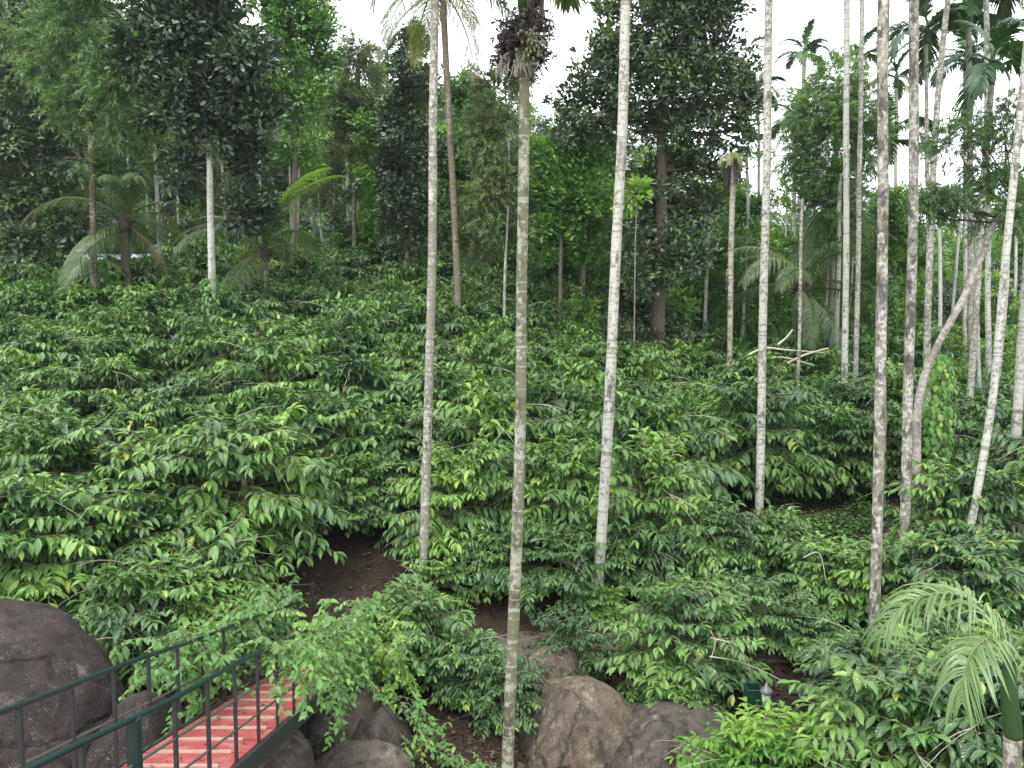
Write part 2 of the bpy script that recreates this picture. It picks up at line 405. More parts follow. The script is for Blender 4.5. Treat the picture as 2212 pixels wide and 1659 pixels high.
def red_mat():
    m, nt, N, L = nodes_of('red_step_coating')
    tc = N.new('ShaderNodeTexCoord')
    n = N.new('ShaderNodeTexNoise'); n.inputs['Scale'].default_value = 60; n.inputs['Detail'].default_value = 3
    n2 = N.new('ShaderNodeTexNoise'); n2.inputs['Scale'].default_value = 5; n2.inputs['Detail'].default_value = 6
    v = N.new('ShaderNodeTexVoronoi'); v.inputs['Scale'].default_value = 55
    for k in (n, n2, v): L.new(tc.outputs['Object'], k.inputs['Vector'])
    c = mixc(N, L, n.outputs[0], (.20, .022, .022), (.37, .065, .055))
    r = ramp(N, [(.5, 0.0), (.68, .7)]); L.new(n2.outputs[0], r.inputs[0])
    c = mixc(N, L, r.outputs[0], c, (.36, .17, .15))
    p = N.new('ShaderNodeBsdfPrincipled'); L.new(c, p.inputs['Base Color']); p.inputs['Roughness'].default_value = .7
    b = N.new('ShaderNodeBump'); b.inputs['Strength'].default_value = .7; b.inputs['Distance'].default_value = .006
    L.new(v.outputs['Distance'], b.inputs['Height']); L.new(b.outputs[0], p.inputs['Normal'])
    o = N.new('ShaderNodeOutputMaterial'); L.new(p.outputs[0], o.inputs[0]); return m
M['red'] = red_mat()

def soil_mat():
    m, nt, N, L = nodes_of('soil_with_litter')
    g = N.new('ShaderNodeNewGeometry')
    def nz(s_, d=6):
        n = N.new('ShaderNodeTexNoise'); n.inputs['Scale'].default_value = s_; n.inputs['Detail'].default_value = d
        n.inputs['Roughness'].default_value = .65; L.new(g.outputs['Position'], n.inputs['Vector']); return n.outputs[0]
    n1, n2, n3 = nz(.7), nz(7), nz(40, 3)
    col = mixc(N, L, n1, (.030, .021, .015), (.062, .045, .034))
    col = mixc(N, L, math_n(N, L, 'MULTIPLY', n2, .7), col, (.014, .010, .008))
    r = ramp(N, [(.56, 0.0), (.64, 1.0)]); L.new(n3, r.inputs[0])
    col = mixc(N, L, math_n(N, L, 'MULTIPLY', r.outputs[0], .6), col, (.11, .085, .06))
    sp = N.new('ShaderNodeSeparateXYZ'); L.new(g.outputs['Position'], sp.inputs[0])
    far = N.new('ShaderNodeMapRange'); far.inputs[1].default_value = 34; far.inputs[2].default_value = 55
    L.new(sp.outputs[1], far.inputs[0])
    col = mixc(N, L, far.outputs[0], col, mixc(N, L, n2, (.02, .05, .015), (.05, .10, .03)))
    p = N.new('ShaderNodeBsdfPrincipled'); L.new(col, p.inputs['Base Color']); p.inputs['Roughness'].default_value = .95
    p.inputs['Specular IOR Level'].default_value = .1
    b = N.new('ShaderNodeBump'); b.inputs['Strength'].default_value = .9; b.inputs['Distance'].default_value = .04
    L.new(math_n(N, L, 'ADD', n2, math_n(N, L, 'MULTIPLY', n3, .4)), b.inputs['Height']); L.new(b.outputs[0], p.inputs['Normal'])
    o = N.new('ShaderNodeOutputMaterial'); L.new(p.outputs[0], o.inputs[0]); return m
M['soil'] = soil_mat()

def flag_mat():
    m, nt, N, L = nodes_of('flagstone')
    g = N.new('ShaderNodeNewGeometry')
    v = N.new('ShaderNodeTexVoronoi'); v.feature = 'DISTANCE_TO_EDGE'; v.inputs['Scale'].default_value = 2.2
    v2 = N.new('ShaderNodeTexVoronoi'); v2.inputs['Scale'].default_value = 2.2
    n = N.new('ShaderNodeTexNoise'); n.inputs['Scale'].default_value = 9; n.inputs['Detail'].default_value = 5
    for k in (v, v2, n): L.new(g.outputs['Position'], k.inputs['Vector'])
    c = mixc(N, L, n.outputs[0], (.055, .047, .036), (.12, .105, .08))
    c = mixc(N, L, .4, c, mixc(N, L, v2.outputs['Color'], (.08, .07, .055), (.14, .125, .10)))
    c = mixc(N, L, math_n(N, L, 'LESS_THAN', v.outputs['Distance'], .022), c, (.035, .028, .02))
    p = N.new('ShaderNodeBsdfPrincipled'); L.new(c, p.inputs['Base Color']); p.inputs['Roughness'].default_value = .9
    b = N.new('ShaderNodeBump'); b.inputs['Strength'].default_value = .6; b.inputs['Distance'].default_value = .02
    L.new(math_n(N, L, 'MINIMUM', v.outputs['Distance'], .06), b.inputs['Height']); L.new(b.outputs[0], p.inputs['Normal'])
    o = N.new('ShaderNodeOutputMaterial'); L.new(p.outputs[0], o.inputs[0]); return m
M['flag'] = flag_mat()

# ---------------------------------------------------------------- terrain
def build_ground():
    ys = list(np.arange(-20, 6, 2.0))+list(np.arange(6, 26, .25))+list(np.arange(26, 60, 1.0))+list(np.arange(60, 200, 5.0))+[220, 260, 320, 400, 520, 700, 1000]
    xs = [-1000, -600, -400, -260]+list(np.arange(-180, -30, 6.0))+list(np.arange(-30, -14, 1.0))+list(np.arange(-14, 14, .25))+list(np.arange(14, 30, 1.0))+list(np.arange(30, 181, 6.0))+[260, 400, 600, 1000]
    v = [(x, y, ground(x, y)) for y in ys for x in xs]
    nx = len(xs)
    f = [(j*nx+i, j*nx+i+1, (j+1)*nx+i+1, (j+1)*nx+i) for j in range(len(ys)-1) for i in range(nx-1)]
    s = Soup(); s.add(v, f, [(0, 0, 0)]*len(v))
    o = s.obj('ground', M['soil']); o['kind'] = 'structure'
build_ground()

def build_path():
    s = Soup()
    xs = np.arange(-3.9, 9.2, .22)
    rows = []
    for x in xs:
        w = .07*mn.noise(Vector((x*1.3, 2, 0)))
        yn = 12.42+w+.10*max(0, x-3)
        zt = .62+.03*mn.noise(Vector((x*2, 5, 0)))+.0
        rows.append([(x, yn+.02, zt-.34), (x, yn-.03, zt-.10), (x, yn-.05, zt-.02), (x, yn, zt), (x, yn+.7, zt+.015), (x, yn+1.5, zt+.01), (x, yn+1.52, zt-.3)])
    v = [p for r in rows for p in r]; k = 7
    f = [(i*k+j, (i+1)*k+j, (i+1)*k+j+1, i*k+j+1) for i in range(len(rows)-1) for j in range(k-1)]
    f += [tuple(range(k)), tuple((len(rows)-1)*k+j for j in reversed(range(k)))]
    s.add(v, f, [(0, 0, 0)]*len(v)); o = s.obj('path', M['flag'], smoothf=False); o['kind'] = 'structure'
build_path()

# ---------------------------------------------------------------- boulders
def boulder(c, r, seed, mat, label, cuts=(), rot=0, amp=.13, name='boulder', sub=5):
    import bmesh
    bm = bmesh.new(); bmesh.ops.create_icosphere(bm, subdivisions=sub, radius=1)
    cr, sr = math.cos(rot), math.sin(rot)
    for v in bm.verts:
        p = v.co.copy()
        d = 1+amp*mn.noise(p*1.1+Vector((seed, 0, 0)))*2+amp*.35*mn.noise(p*3.2+Vector((0, seed, 0)))+amp*.16*mn.noise(p*9+Vector((0, seed, 3)))-amp*.9*max(0, .16-abs(mn.noise(p*1.7+Vector((seed, 4, 1)))))
        q = Vector((p.x*abs(p.x)**-.12 if abs(p.x) > 1e-4 else p.x, p.y, p.z*abs(p.z)**-.1 if abs(p.z) > 1e-4 else p.z))*d
        for (n, dd, soft) in cuts:      # flattened break faces
            n = Vector(n).normalized(); e = q.dot(n)-dd
            if e > 0: q -= n*e*soft
        q = Vector((q.x*r[0], q.y*r[1], q.z*r[2]))
        v.co = Vector((q.x*cr-q.y*sr, q.x*sr+q.y*cr, q.z))
    me = bpy.data.meshes.new(name); bm.to_mesh(me); bm.free()
    for p in me.polygons: p.use_smooth = True
    me.materials.append(mat)
    o = link(name, me, None, c); tag(o, label, 'boulder')
    return o
rel = lambda x, y, z: (x, y, z+CAMZ)
boulder(rel(-6.95, 9.3, -5.95), (2.5, 2.0, 2.5), 3.3, M['rock_dark'], 'huge dark rounded boulder behind the railing at the left edge', amp=.085, sub=6)
boulder(rel(-4.35, 8.9, -5.5), (.62, .8, 1.2), 7.3, M['rock_dark'], 'narrow dark boulder shoulder leaning on the huge left boulder beside the red footbridge', amp=.08)
boulder(rel(-2.4, 10.75, -6.15), (.85, 1.0, 1.22), 5.1, M['rock_grey'], 'purplish grey boulder just right of the footbridge, cracked on its right side', cuts=(((1, -.25, .25), .72, .8),), amp=.1, rot=.2)
boulder(rel(-1.72, 10.2, -6.1), (.62, .85, .98), 15.1, M['rock_grey'], 'purplish wedge of split rock right of the crack, sloping down to the soil', cuts=(((-1, .25, -.1), .62, .9), ((.75, 0, .6), .55, .8)), amp=.1)
boulder(rel(-1.85, 9.25, -6.0), (.75, .6, .88), 25.1, M['rock_grey'], 'low brownish rock slab under the split boulder at the bottom edge', amp=.1)
boulder(rel(-2.85, 9.0, -5.5), (.5, .55, .8), 35.1, M['rock_grey'], 'small rounded rock tucked under the edge of the red footbridge', amp=.12)
boulder(rel(.95, 10.9, -6.15), (.95, .95, 1.16), 45.1, M['rock_tan'], 'big tan rounded boulder right of the ringed central palm', amp=.1, cuts=(((-.7, -.2, .6), .8, .7), ((.3, -.8, .5), .8, .6)))
boulder(rel(.62, 11.95, -5.5), (.60, .45, .55), 55.1, M['rock_tan'], 'tan rock resting behind the big boulder, below the flagstone path', amp=.08)
boulder(rel(2.25, 10.6, -6.2), (1.15, 1.0, .95), 65.1, M['rock_grey'], 'mauve brown rock face half hidden by hanging coffee leaves, lower right of centre', amp=.08)

# ---------------------------------------------------------------- footbridge
def build_bridge():
    root = thing('footbridge', 'steep red slatted footbridge with dark green railings descending to the flagstone path', 'bridge', (-3.0, 9, CAMZ-4.45))
    off = Vector(root.location)
    SL = -.25
    zd = lambda y: CAMZ-4.0+(y-7.2)*SL
    XL, XR = -3.5, -2.5
    along = Vector((0, 1, SL)).normalized(); upn = Vector((0, -SL, 1)).normalized(); xx = Vector((1, 0, 0))
    def part(name, s, mat, sm=False):
        o = s.obj(name, mat, root, sm); o.location = -off; return o
    y = 2.9; k = 0
    while y < 12.6:
        ln = .43
        s = Soup(); box(s, (-3.0, y+ln/2, zd(y+ln/2)-.02), (.485, ln/2-.012, .018), 0, (xx, along, upn))
        t = part('tread', s, M['red'])
        s = Soup(); box(s, (-3.0-.02*(k % 3), y+.01, zd(y)+.004), (.40-.02*(k % 4), .012, .013), 0, (xx, along, upn))
        nb = s.obj('nosing', M['cream'], t, False)
        y += ln; k += 1
    for x, nm in ((XL, 0), (XR, 1)):
        s = Soup(); yc = 7.8
        box(s, (x+(.03 if nm else -.03), yc, zd(yc)-.09), (.025, 5.0, .09), 0, (xx, along, upn)); part('side_beam', s, M['black_steel'])
        s = Soup(); tube(s, [(x, yy, zd(yy)+.9+(.012*math.sin(yy*2))) for yy in np.arange(2.9, 12.7, .5)], .022, 8); part('handrail', s, M['rail'], True)
        for h in ((.30, .58) if nm else (.45,)):
            s = Soup(); tube(s, [(x, yy, zd(yy)+h) for yy in np.arange(2.9, 12.7, .9)], .012, 6); part('mid_rail', s, M['rail_thin'], True)
        ys = [5.04+.62*q for q in range(-3, 13)] if nm else [5.43+.65*q for q in range(-4, 12)]
        for i, yy in enumerate(ys):
            big = nm and i == 3
            w = .036 if big else .014
            s = Soup(); box(s, (x, yy, zd(yy)+.36), (w, w, .53)); part('post', s, M['rail'] if big else M['black_steel'])
build_bridge()

def build_path_fence():
    root = thing('path_railing', 'short dark metal railing beside the path beyond the footbridge end', 'railing', (-3.9, 13.9, .7))
    off = Vector(root.location)
    a, b = W(600, 1352, 13.9), W(722*.853, 1330, 14.2)
    p0 = Vector((-5.6, 13.9, 1.30)); p1 = Vector((-3.55, 13.9, 1.42))
    for h in (0, -.35):
        s = Soup(); tube(s, [p0+Vector((0, 0, h)), p1+Vector((0, 0, h))], .014, 6)
        s.obj('rail', M['black_steel'], root).location = -off
    for t in (0.02, .34, .66, .98):
        q = p0.lerp(p1, t)
        s = Soup(); box(s, (q.x, q.y, q.z-.42), (.02, .02, .45)); s.obj('post', M['black_steel'], root, False).location = -off
build_path_fence()

# ---------------------------------------------------------------- lamp
def build_lamp():
    p = W(1655, 1512, 10.0)
    root = thing('garden_lamp', 'short grey lantern lamp among coffee leaves below the slim white palm', 'lamp', (p.x, p.y, p.z-.62))
    s = Soup(); tube(s, [(0, 0, -.1), (0, 0, .52)], .022, 10); tube(s, [(0, 0, .52), (0, 0, .55)], .055, 10)
    s.obj('pole', M['lamp_grey'], root)
    s = Soup(); tube(s, [(0, 0, .55), (0, 0, .72)], [.05, .058], 12); s.obj('lantern_glass', M['lamp_glass'], root)
    s = Soup(); tube(s, [(0, 0, .72), (0, 0, .735), (0, 0, .77), (0, 0, .80), (0, 0, .86)], [.085, .09, .07, .03, .008], 12)
    for k in range(6):
        an = k*PI/3; tube(s, [(.056*math.cos(an), .056*math.sin(an), .55), (.064*math.cos(an), .064*math.sin(an), .725)], .005, 5)
    s.obj('lantern_cap', M['lamp_grey'], root)
    p = W(1628, 1492, 10.15)
    s = Soup(); ax = (Vector((.8, 0, .6)), Vector((0, 1, 0)), Vector((-.6, 0, .8)))
    root = thing('plastic_crate', 'dark green angular sheet metal bin half hidden by leaves beside the lantern lamp', 'bin', (p.x, p.y, p.z-.25))
    def g(*a): s.add(*a)
    for (c, h) in (((0, 0, 0), (.10, .10, .008)), ((-.1, 0, .15), (.008, .10, .15)), ((.1, 0, .15), (.008, .10, .15)), ((0, .1, .15), (.09, .008, .15)), ((0, -.1, .15), (.09, .008, .15))):
        box(s, c, h)
    s.obj('bin_body', M['lamp_green'], root, False)
    root.name = 'metal_bin'
    s = Soup(); tube(s, [(-.11, -.11, .3), (.11, -.11, .3), (.11, .11, .3), (-.11, .11, .3), (-.11, -.11, .3)], .012, 6)
    s.obj('rim_bar', M['lamp_green'], root)
build_lamp()

# ---------------------------------------------------------------- shed with pale sheet roof
def build_shed():
    Y = 38
    a, b = W(128, 556, Y), W(286, 558, Y)
    gx = (a.x+b.x)/2; gz = ground(gx, Y)
    root = thing('shed', 'low shed with pale blue white sheet roof behind the dark coconut palm, far left', 'shed', (gx, Y+1.5, gz))
    hw = (b.x-a.x)/2+.6; H = a.z-gz
    s = Soup(); box(s, (0, 0, H/2-.1), (hw-.3, 1.5, H/2-.1)); s.obj('wall', M['mud'], root, False)
    s = Soup()
    n = 40
    v, f = [], []
    for i in range(n+1):
        x = -hw+2*hw*i/n; dz = .03*math.cos(i*PI)
        for (y, z) in ((-2.0, H-.12+dz), (0, H+.28+dz), (2, H-.12+dz)): v.append((x, y, z)); 
        for (y, z) in ((-2.0, H-.15+dz), (0, H+.25+dz), (2, H-.15+dz)): v.append((x, y, z))
    for i in range(n):
        o = i*6
        f += [(o, o+6, o+7, o+1), (o+1, o+7, o+8, o+2), (o+3, o+4, o+10, o+9), (o+4, o+5, o+11, o+10), (o, o+3, o+9, o+6), (o+2, o+8, o+11, o+5)]
    s.add(v, f, [(0, 0, 0)]*len(v)); s.obj('roof', M['sheet'], root, False)
build_shed()

# ---------------------------------------------------------------- coffee bushes
def coffee_parts(seed, Rr=1.5, H=2.3, nb=66, leaf=.30):
    rr = random.Random(seed)
    s = Soup(); w = Soup()
    stems = []
    for k in range(3):
        a = rr.uniform(0, 2*PI); ln = rr.uniform(.1, .35)
        pts = [Vector((.06*math.cos(a), .06*math.sin(a), -.25)), Vector((ln*.4*math.cos(a), ln*.4*math.sin(a), H*.3)),
               Vector((ln*.8*math.cos(a+.3), ln*.8*math.sin(a+.3), H*.62)), Vector((ln*math.cos(a+.4), ln*math.sin(a+.4), H*.93))]
        tube(w, pts, [.04, .032, .022, .01], 7); stems.append(pts)
    P, D, Nn, S, Rd = [], [], [], [], []
    def leafpair(p, t, size, young):
        side = t.cross(Vector((0, 0, 1)))
        if side.length < .1: side = Vector((1, 0, 0))
        side.normalize()
        for sg in (-1, 1):
            drop = rr.uniform(.25, 1.05)
            d = t*rr.uniform(.15, .75)+side*sg*rr.uniform(.7, 1.1)+Vector((0, 0, -drop))
            P.append(tuple(p)); D.append(tuple(d))
            Nn.append((rr.gauss(0, .25)+side.x*sg*.25, rr.gauss(0, .25)+side.y*sg*.25, 1))
            S.append(size*rr.uniform(.75, 1.2)); Rd.append(min(1, max(0, rr.random()*.75+young)))
    def branch(p0, az, el, L, r0, depth, young):
        n = max(3, int(L/.1)); p = Vector(p0); pts = [p.copy()]
        sag = rr.uniform(.5, 1.15)
        T = []
        for i in range(n):
            t = (i+1)/n
            e = el-sag*t**1.4*min(1.2, L)
            a = az+.12*math.sin(i*1.7+seed)
            dv = Vector((math.cos(a)*math.cos(e), math.sin(a)*math.cos(e), math.sin(e)))
            p = p+dv*(L/n); pts.append(p.copy()); T.append(dv)
        tube(w, pts, [r0*(1-.7*i/n) for i in range(n+1)], 4, cap=False)
        start = .30 if depth == 0 else .12
        dist = L*start; lsz = leaf*rr.uniform(.72, 1.18); step = lsz*.42
        while dist < L:
            i = min(n-1, int(dist/L*n)); fr = dist/L*n-i
            leafpair(pts[i].lerp(pts[i+1], fr), T[i], lsz*(1.05-.25*dist/L), young*(dist/L)**2)
            dist += step*rr.uniform(.85, 1.15)
        for k in range(3):     # leaves at the tip
            d = T[-1]+Vector((rr.gauss(0, .4), rr.gauss(0, .4), rr.gauss(-.1, .2)))
            P.append(tuple(pts[-1])); D.append(tuple(d)); Nn.append((rr.gauss(0, .2), rr.gauss(0, .2), 1))
            S.append(leaf*rr.uniform(.5, .9)); Rd.append(min(1, rr.random()*.7+young*1.2))
        if depth == 0 and L > .5:
            for k in range(3):
                i = int(n*rr.uniform(.3, .8))
                branch(pts[i], az+rr.choice((-1, 1))*rr.uniform(.5, 1.0), el-.3, L*rr.uniform(.3, .5), r0*.6, 1, young)
    for b in range(7):     # dead bare twigs sticking out
        a = rr.uniform(0, 2*PI); st = stems[b % 3]; p = st[rr.choice((1, 2, 3))].copy(); pts = [p.copy()]
        d = Vector((math.cos(a), math.sin(a), rr.uniform(.1, .9))); L = rr.uniform(.8, 1.5)*Rr
        for j in range(9):
            d = (d+Vector((rr.gauss(0, .12), rr.gauss(0, .12), -.11))).normalized(); p = p+d*L/9; pts.append(p.copy())
        tube(w, pts, [.0075*(1-.08*j) for j in range(10)], 4, cap=False, mat=1)
        q = pts[5]; d2 = (d+Vector((rr.gauss(0, .6), rr.gauss(0, .6), .3))).normalized()
        tube(w, [q, q+d2*.2, q+d2*.38+Vector((0, 0, -.04)), q+d2*.55+Vector((0, 0, -.12))], [.005, .0045, .004, .002], 4, cap=False, mat=1)
    for b in range(nb):
        h = (b+.5)/nb; hz = .22+.78*h**.8
        st = stems[b % 3]
        z = hz*H*.92; fr = min(2.999, max(0, z/(H*.93)*3)); q = st[int(fr)].lerp(st[int(fr)+1], fr-int(fr))
        az = b*2.39996+rr.uniform(-.3, .3)
        prof = math.sqrt(max(.05, 1-((hz-.42)/.66)**2))
        L = Rr*prof*rr.uniform(.6, 1.22)
        branch(q, az, rad(rr.uniform(5, 30)+48*max(0, hz-.6)/.4), L, .011, 0, rr.choice((0, 0, .1, .35)))
    s.add_inst(*[LEAF_C[i] for i in (0, 1, 2)], P, D, Nn, S, Wd=NR.uniform(.82, 1.1, len(P)), rnd=Rd)
    return w, s, len(P)

PROTO = []
NLEAF = 0
def make_proto(i, kw, mat):
    w, s, n = coffee_parts(100+i, **kw)
    a = w.mesh('trunk', [M['twig'], M['pale_twig']]); b = s.mesh('crown', mat)
    return a, b
KW = [dict(), dict(H=2.1, Rr=1.55), dict(H=2.5, Rr=1.4, nb=74), dict(H=2.0, Rr=1.45, leaf=.26), dict(H=2.35, Rr=1.65, nb=76), dict(H=2.2, Rr=1.3, nb=64), dict(H=2.3, Rr=1.55, leaf=.32, nb=52), dict(H=2.4, Rr=1.7, nb=38, leaf=.30), dict(H=2.5, Rr=1.3, nb=84, leaf=.26)]
PR = [make_proto(i, k, M['coffee']) for i, k in enumerate(KW)]
PRH = [2.3, 2.1, 2.5, 2.0, 2.35, 2.2, 2.3, 2.4, 2.5]
PR_BRIGHT = make_proto(40, dict(H=1.7, Rr=1.1, nb=60, leaf=.22), M['coffee_bright'])

BUSHES = []
def put_bush(X, Y, sc=1.0, proto=None, rz=None, row=0, lean=(0, 0), szx=1.0):
    i = R.randrange(len(PR)) if proto is None else proto
    a, b = PR[i] if i < 90 else PR_BRIGHT
    o = link('coffee_bush', None, None, (X, Y, ground(X, Y)-.03)); o.empty_display_size = .3
    o.rotation_euler = (lean[0], lean[1], R.uniform(0, 2*PI) if rz is None else rz); o.scale = (sc*szx, sc*szx, sc)
    link('trunk', a, o); link('crown', b, o)
    o['category'] = 'bush'; o['group'] = 'coffee bushes of the plantation'
    BUSHES.append((o, X, Y, row))
    return o

def bush_at(px, pytop, Y, proto=None, row=0, szx=None):
    X = XofP(px, Y); top = W(px, pytop, Y).z; g = ground(X, Y)
    i = R.randrange(len(PR)) if proto is None else proto
    H = PRH[i] if i < 90 else 1.7
    sc = (top-g)/H
    put_bush(X, Y, sc, i, row=row, szx=(szx or min(1.25, max(.85, 1.05/sc**.5))))

# front bushes, measured one by one: photo x, photo top y, distance
for (px, py, Y, pr) in [
    (930, 1215, 14.1, None), (1075, 1165, 14.6, 6), (1230, 1160, 14.3, None), (1380, 1150, 14.7, None), (1545, 1105, 14.9, None), (1700, 1120, 15.2, None), (1800, 1190, 14.0, None),
    (1020, 1385, 11.7, 5), (885, 1290, 12.3, 5), (1090, 1435, 11.2, 7), (1240, 1345, 12.3, 7), (1450, 1420, 11.7, 7), (690, 985, 16.8, None), (600, 990, 16.9, None), (790, 1000, 16.7, None), (1300, 1270, 13.9, None), (1490, 1290, 12.0, None), (1640, 1270, 13.0, None), (1770, 1330, 12.6, None), (1490, 1490, 10.9, 5), (1400, 1510, 11.3, 3),
    (1960, 1200, 13.4, None), (2110, 1190, 13.2, None), (2250, 1180, 13.5, None), (1930, 1400, 10.8, None), (2080, 1370, 11.4, None), (2230, 1380, 10.6, None),
    (1960, 1500, 9.0, 3), (2110, 1510, 8.9, None), (2290, 1500, 8.6, None),
    (-60, 1060, 13.2, None), (90, 1080, 13.5, None), (235, 1110, 13.8, None), (370, 1140, 14.1, None), (455, 1190, 13.5, 5), (300, 1240, 12.2, 5), (420, 1310, 12.4, 3)]:
    bush_at(px, py, Y, pr, row=0)
bush_at(1695, 1585, 9.2, 99, row=0); bush_at(1780, 1625, 8.9, 99, row=0); bush_at(1620, 1640, 9.0, 99, row=0)

# planted rows up the slope
row = 0; Y = 15.9
while Y < 36.5:
    row += 1
    pl, pr_ = -120, 2330
    x = XofP(pl, Y)+R.uniform(0, 1.2)
    while x < XofP(pr_, Y):
        yy = Y+R.uniform(-.55, .55)
        px = PX(x, yy)
        if yy < 16.6 and 540 < px < 800: pass            # bare bank above the bridge end
        elif 15.2 < yy < 20.2 and 1410 < px < 1800: pass # dark open patch
        elif yy < 17.4 and 1800 < px < 2060 : pass
        elif yy < 19 and 1840 < px < 2000 : pass
        elif yy > 31.5 and px > 1180: pass
        elif yy > 31.8 and 40 < px < 350: pass
        elif yy > 28.5 and 1150 < px < 1420: pass
        elif yy > 27 and px > 2010: pass
        else:
            sc = R.uniform(.88, 1.18)*(1.04 if px < 1000 else .98)
            if R.random() < .07: sc *= .8
            put_bush(x, yy, sc, row=row, szx=R.uniform(.98, 1.12))
        x += R.uniform(1.75, 2.35)
    Y += 2.25

# ---------------------------------------------------------------- fronds
def frond(L, e0, bend, n, ll, lw, droop, stalk=.12, mat_r=.014, seed=0, vee=.25, a0=70, a1=25, jit=6):
    rr = random.Random(seed)
    s = Soup()
    pts, T = [Vector((0, 0, 0))], []
    NS = 16
    for i in range(NS):
        t = (i+.5)/NS; e = e0-bend*t**1.25
        d = Vector((math.cos(e), .04*math.sin(3*t+seed), math.sin(e))); T.append(d.normalized())
        pts.append(pts[-1]+T[-1]*(L/NS))
    tube(s, pts, [mat_r*(1.6-1.45*i/NS) for i in range(NS+1)], 5, rnd=.8, cap=False)
    for k in range(n):
        t = stalk+(1-stalk)*(k+.5)/n
        f = t*NS; i = min(NS-1, int(f)); p = pts[i].lerp(pts[i+1], f-i); tn = T[i]
        side = Vector((0, 1, 0)); up = tn.cross(side)*-1
        if up.z < 0 and e0 > -1: up = up*1
        prof = math.sin(PI*min(1, .12+.86*((t-stalk)/(1-stalk))**.8))**.5
        for sg in (-1, 1):
            al = rad(a0+(a1-a0)*t+rr.uniform(-jit, jit))
            if jit > 8 and rr.random() < .1: continue
            d = (tn*math.cos(al)+side*sg*math.sin(al)+Vector((0, 0, 1))*vee).normalized()
            l = ll*prof*rr.uniform(.85, 1.08); w_ = lw*rr.uniform(.8, 1.1)
            wd = tn*.9+Vector((0, 0, .25*sg)); wd = (wd-d*wd.dot(d)).normalized()
            q = p.copy(); vs, lv = [], []
            rn = rr.random()
            ks = 5; g = droop*rr.uniform(.75, 1.25)
            for j in range(ks+1):
                u = j/ks
                ww = w_*(.55+.9*u if u < .3 else (.82*(1-((u-.3)/.7)**2)+.03))
                vs += [tuple(q-wd*ww), tuple(q+wd*ww)]; lv += [(-1, u, rn), (1, u, rn)]
                d2 = (d+Vector((0, 0, -1))*g*u*1.3).normalized(); q = q+d2*(l/ks)
            s.add(vs, [(2*j, 2*j+1, 2*j+3, 2*j+2) for j in range(ks)], lv)
    return s

FR = {}
for i, (e, b) in enumerate([(82, 60), (66, 95), (46, 105), (18, 85), (-15, 60)]):
    FR['coco%d' % i] = frond(4.3, rad(e), rad(b), 84, 1.1, .0155, 1.9, seed=i, mat_r=.028).mesh('frond', M['palm'])
FR['coco_y'] = frond(4.2, rad(20), rad(105), 84, 1.1, .015, 2.2, seed=9, mat_r=.028).mesh('frond', M['palm_yel'])
FR['coco_b'] = frond(3.9, rad(72), rad(62), 84, 1.0, .017, 1.1, seed=19, mat_r=.028).mesh('frond', M['palm_bright'])
FR['coco_dry'] = frond(3.6, rad(-25), rad(62), 60, .9, .013, 2.5, seed=12, mat_r=.028).mesh('frond', M['palm_dry'])
for i, (e, b) in enumerate([(78, 60), (55, 100), (32, 115), (5, 90)]):
    FR['areca%d' % i] = frond(1.9, rad(e), rad(b), 34, .72, .042, 1.1, seed=30+i, mat_r=.02, a0=60, a1=20).mesh('frond', M['palm_dark'])
    FR['arecag%d' % i] = frond(2.0, rad(e), rad(b), 36, .74, .036, 1.5, seed=40+i, mat_r=.02, a0=60, a1=20).mesh('frond', M['palm'])
FR['areca_y'] = frond(1.9, rad(-10), rad(75), 26, .62, .028, 1.6, seed=51, mat_r=.02).mesh('frond', M['palm_yel'])

def add_frond(root, key, loc, az, sc=1.0, roll=0):
    o = link('frond', FR[key], root, loc); o.rotation_euler = (roll, 0, az); o.scale = (sc, sc, sc); return o

def palm_trunk(points, r0, r1, root, mat, bulge=.35, ringstep=None, ns=14, name='trunk', wig=.02):
    """points in world space -> smooth tapered trunk, slight swelling at the leaf scars"""
    off = Vector(root.location)
    P = [Vector(p)-off for p in points]
    tot = sum((P[i+1]-P[i]).length for i in range(len(P)-1))
    n = max(8, int(tot/.16))
    pts, rr_ = [], []
    ph = R.uniform(0, 9)
    for k in range(n+1):
        t = k/n; f = t*(len(P)-1); i = min(len(P)-2, int(f)); u = f-i
        p0, p1, p2, p3 = P[max(i-1, 0)], P[i], P[i+1], P[min(i+2, len(P)-1)]
        q = .5*((2*p1)+(p2-p0)*u+(2*p0-5*p1+4*p2-p3)*u*u+(3*p1-p0-3*p2+p3)*u**3)
        q += Vector((wig*mn.noise(Vector((t*tot*.35, ph, 0))), wig*mn.noise(Vector((t*tot*.35, ph, 5))), 0))*(1 if 0 < k else 0)*2
        r = r0+(r1-r0)*t**.8+bulge*r0*math.exp(-t*tot/.35)
        r *= 1+.05*mn.noise(Vector((t*tot*2.1, ph, 1)))+(.02 if k % 2 else -.01)
        pts.append(q); rr_.append(r)
    s = Soup(); tube(s, pts, rr_, ns)
    return s.obj(name, mat, root)

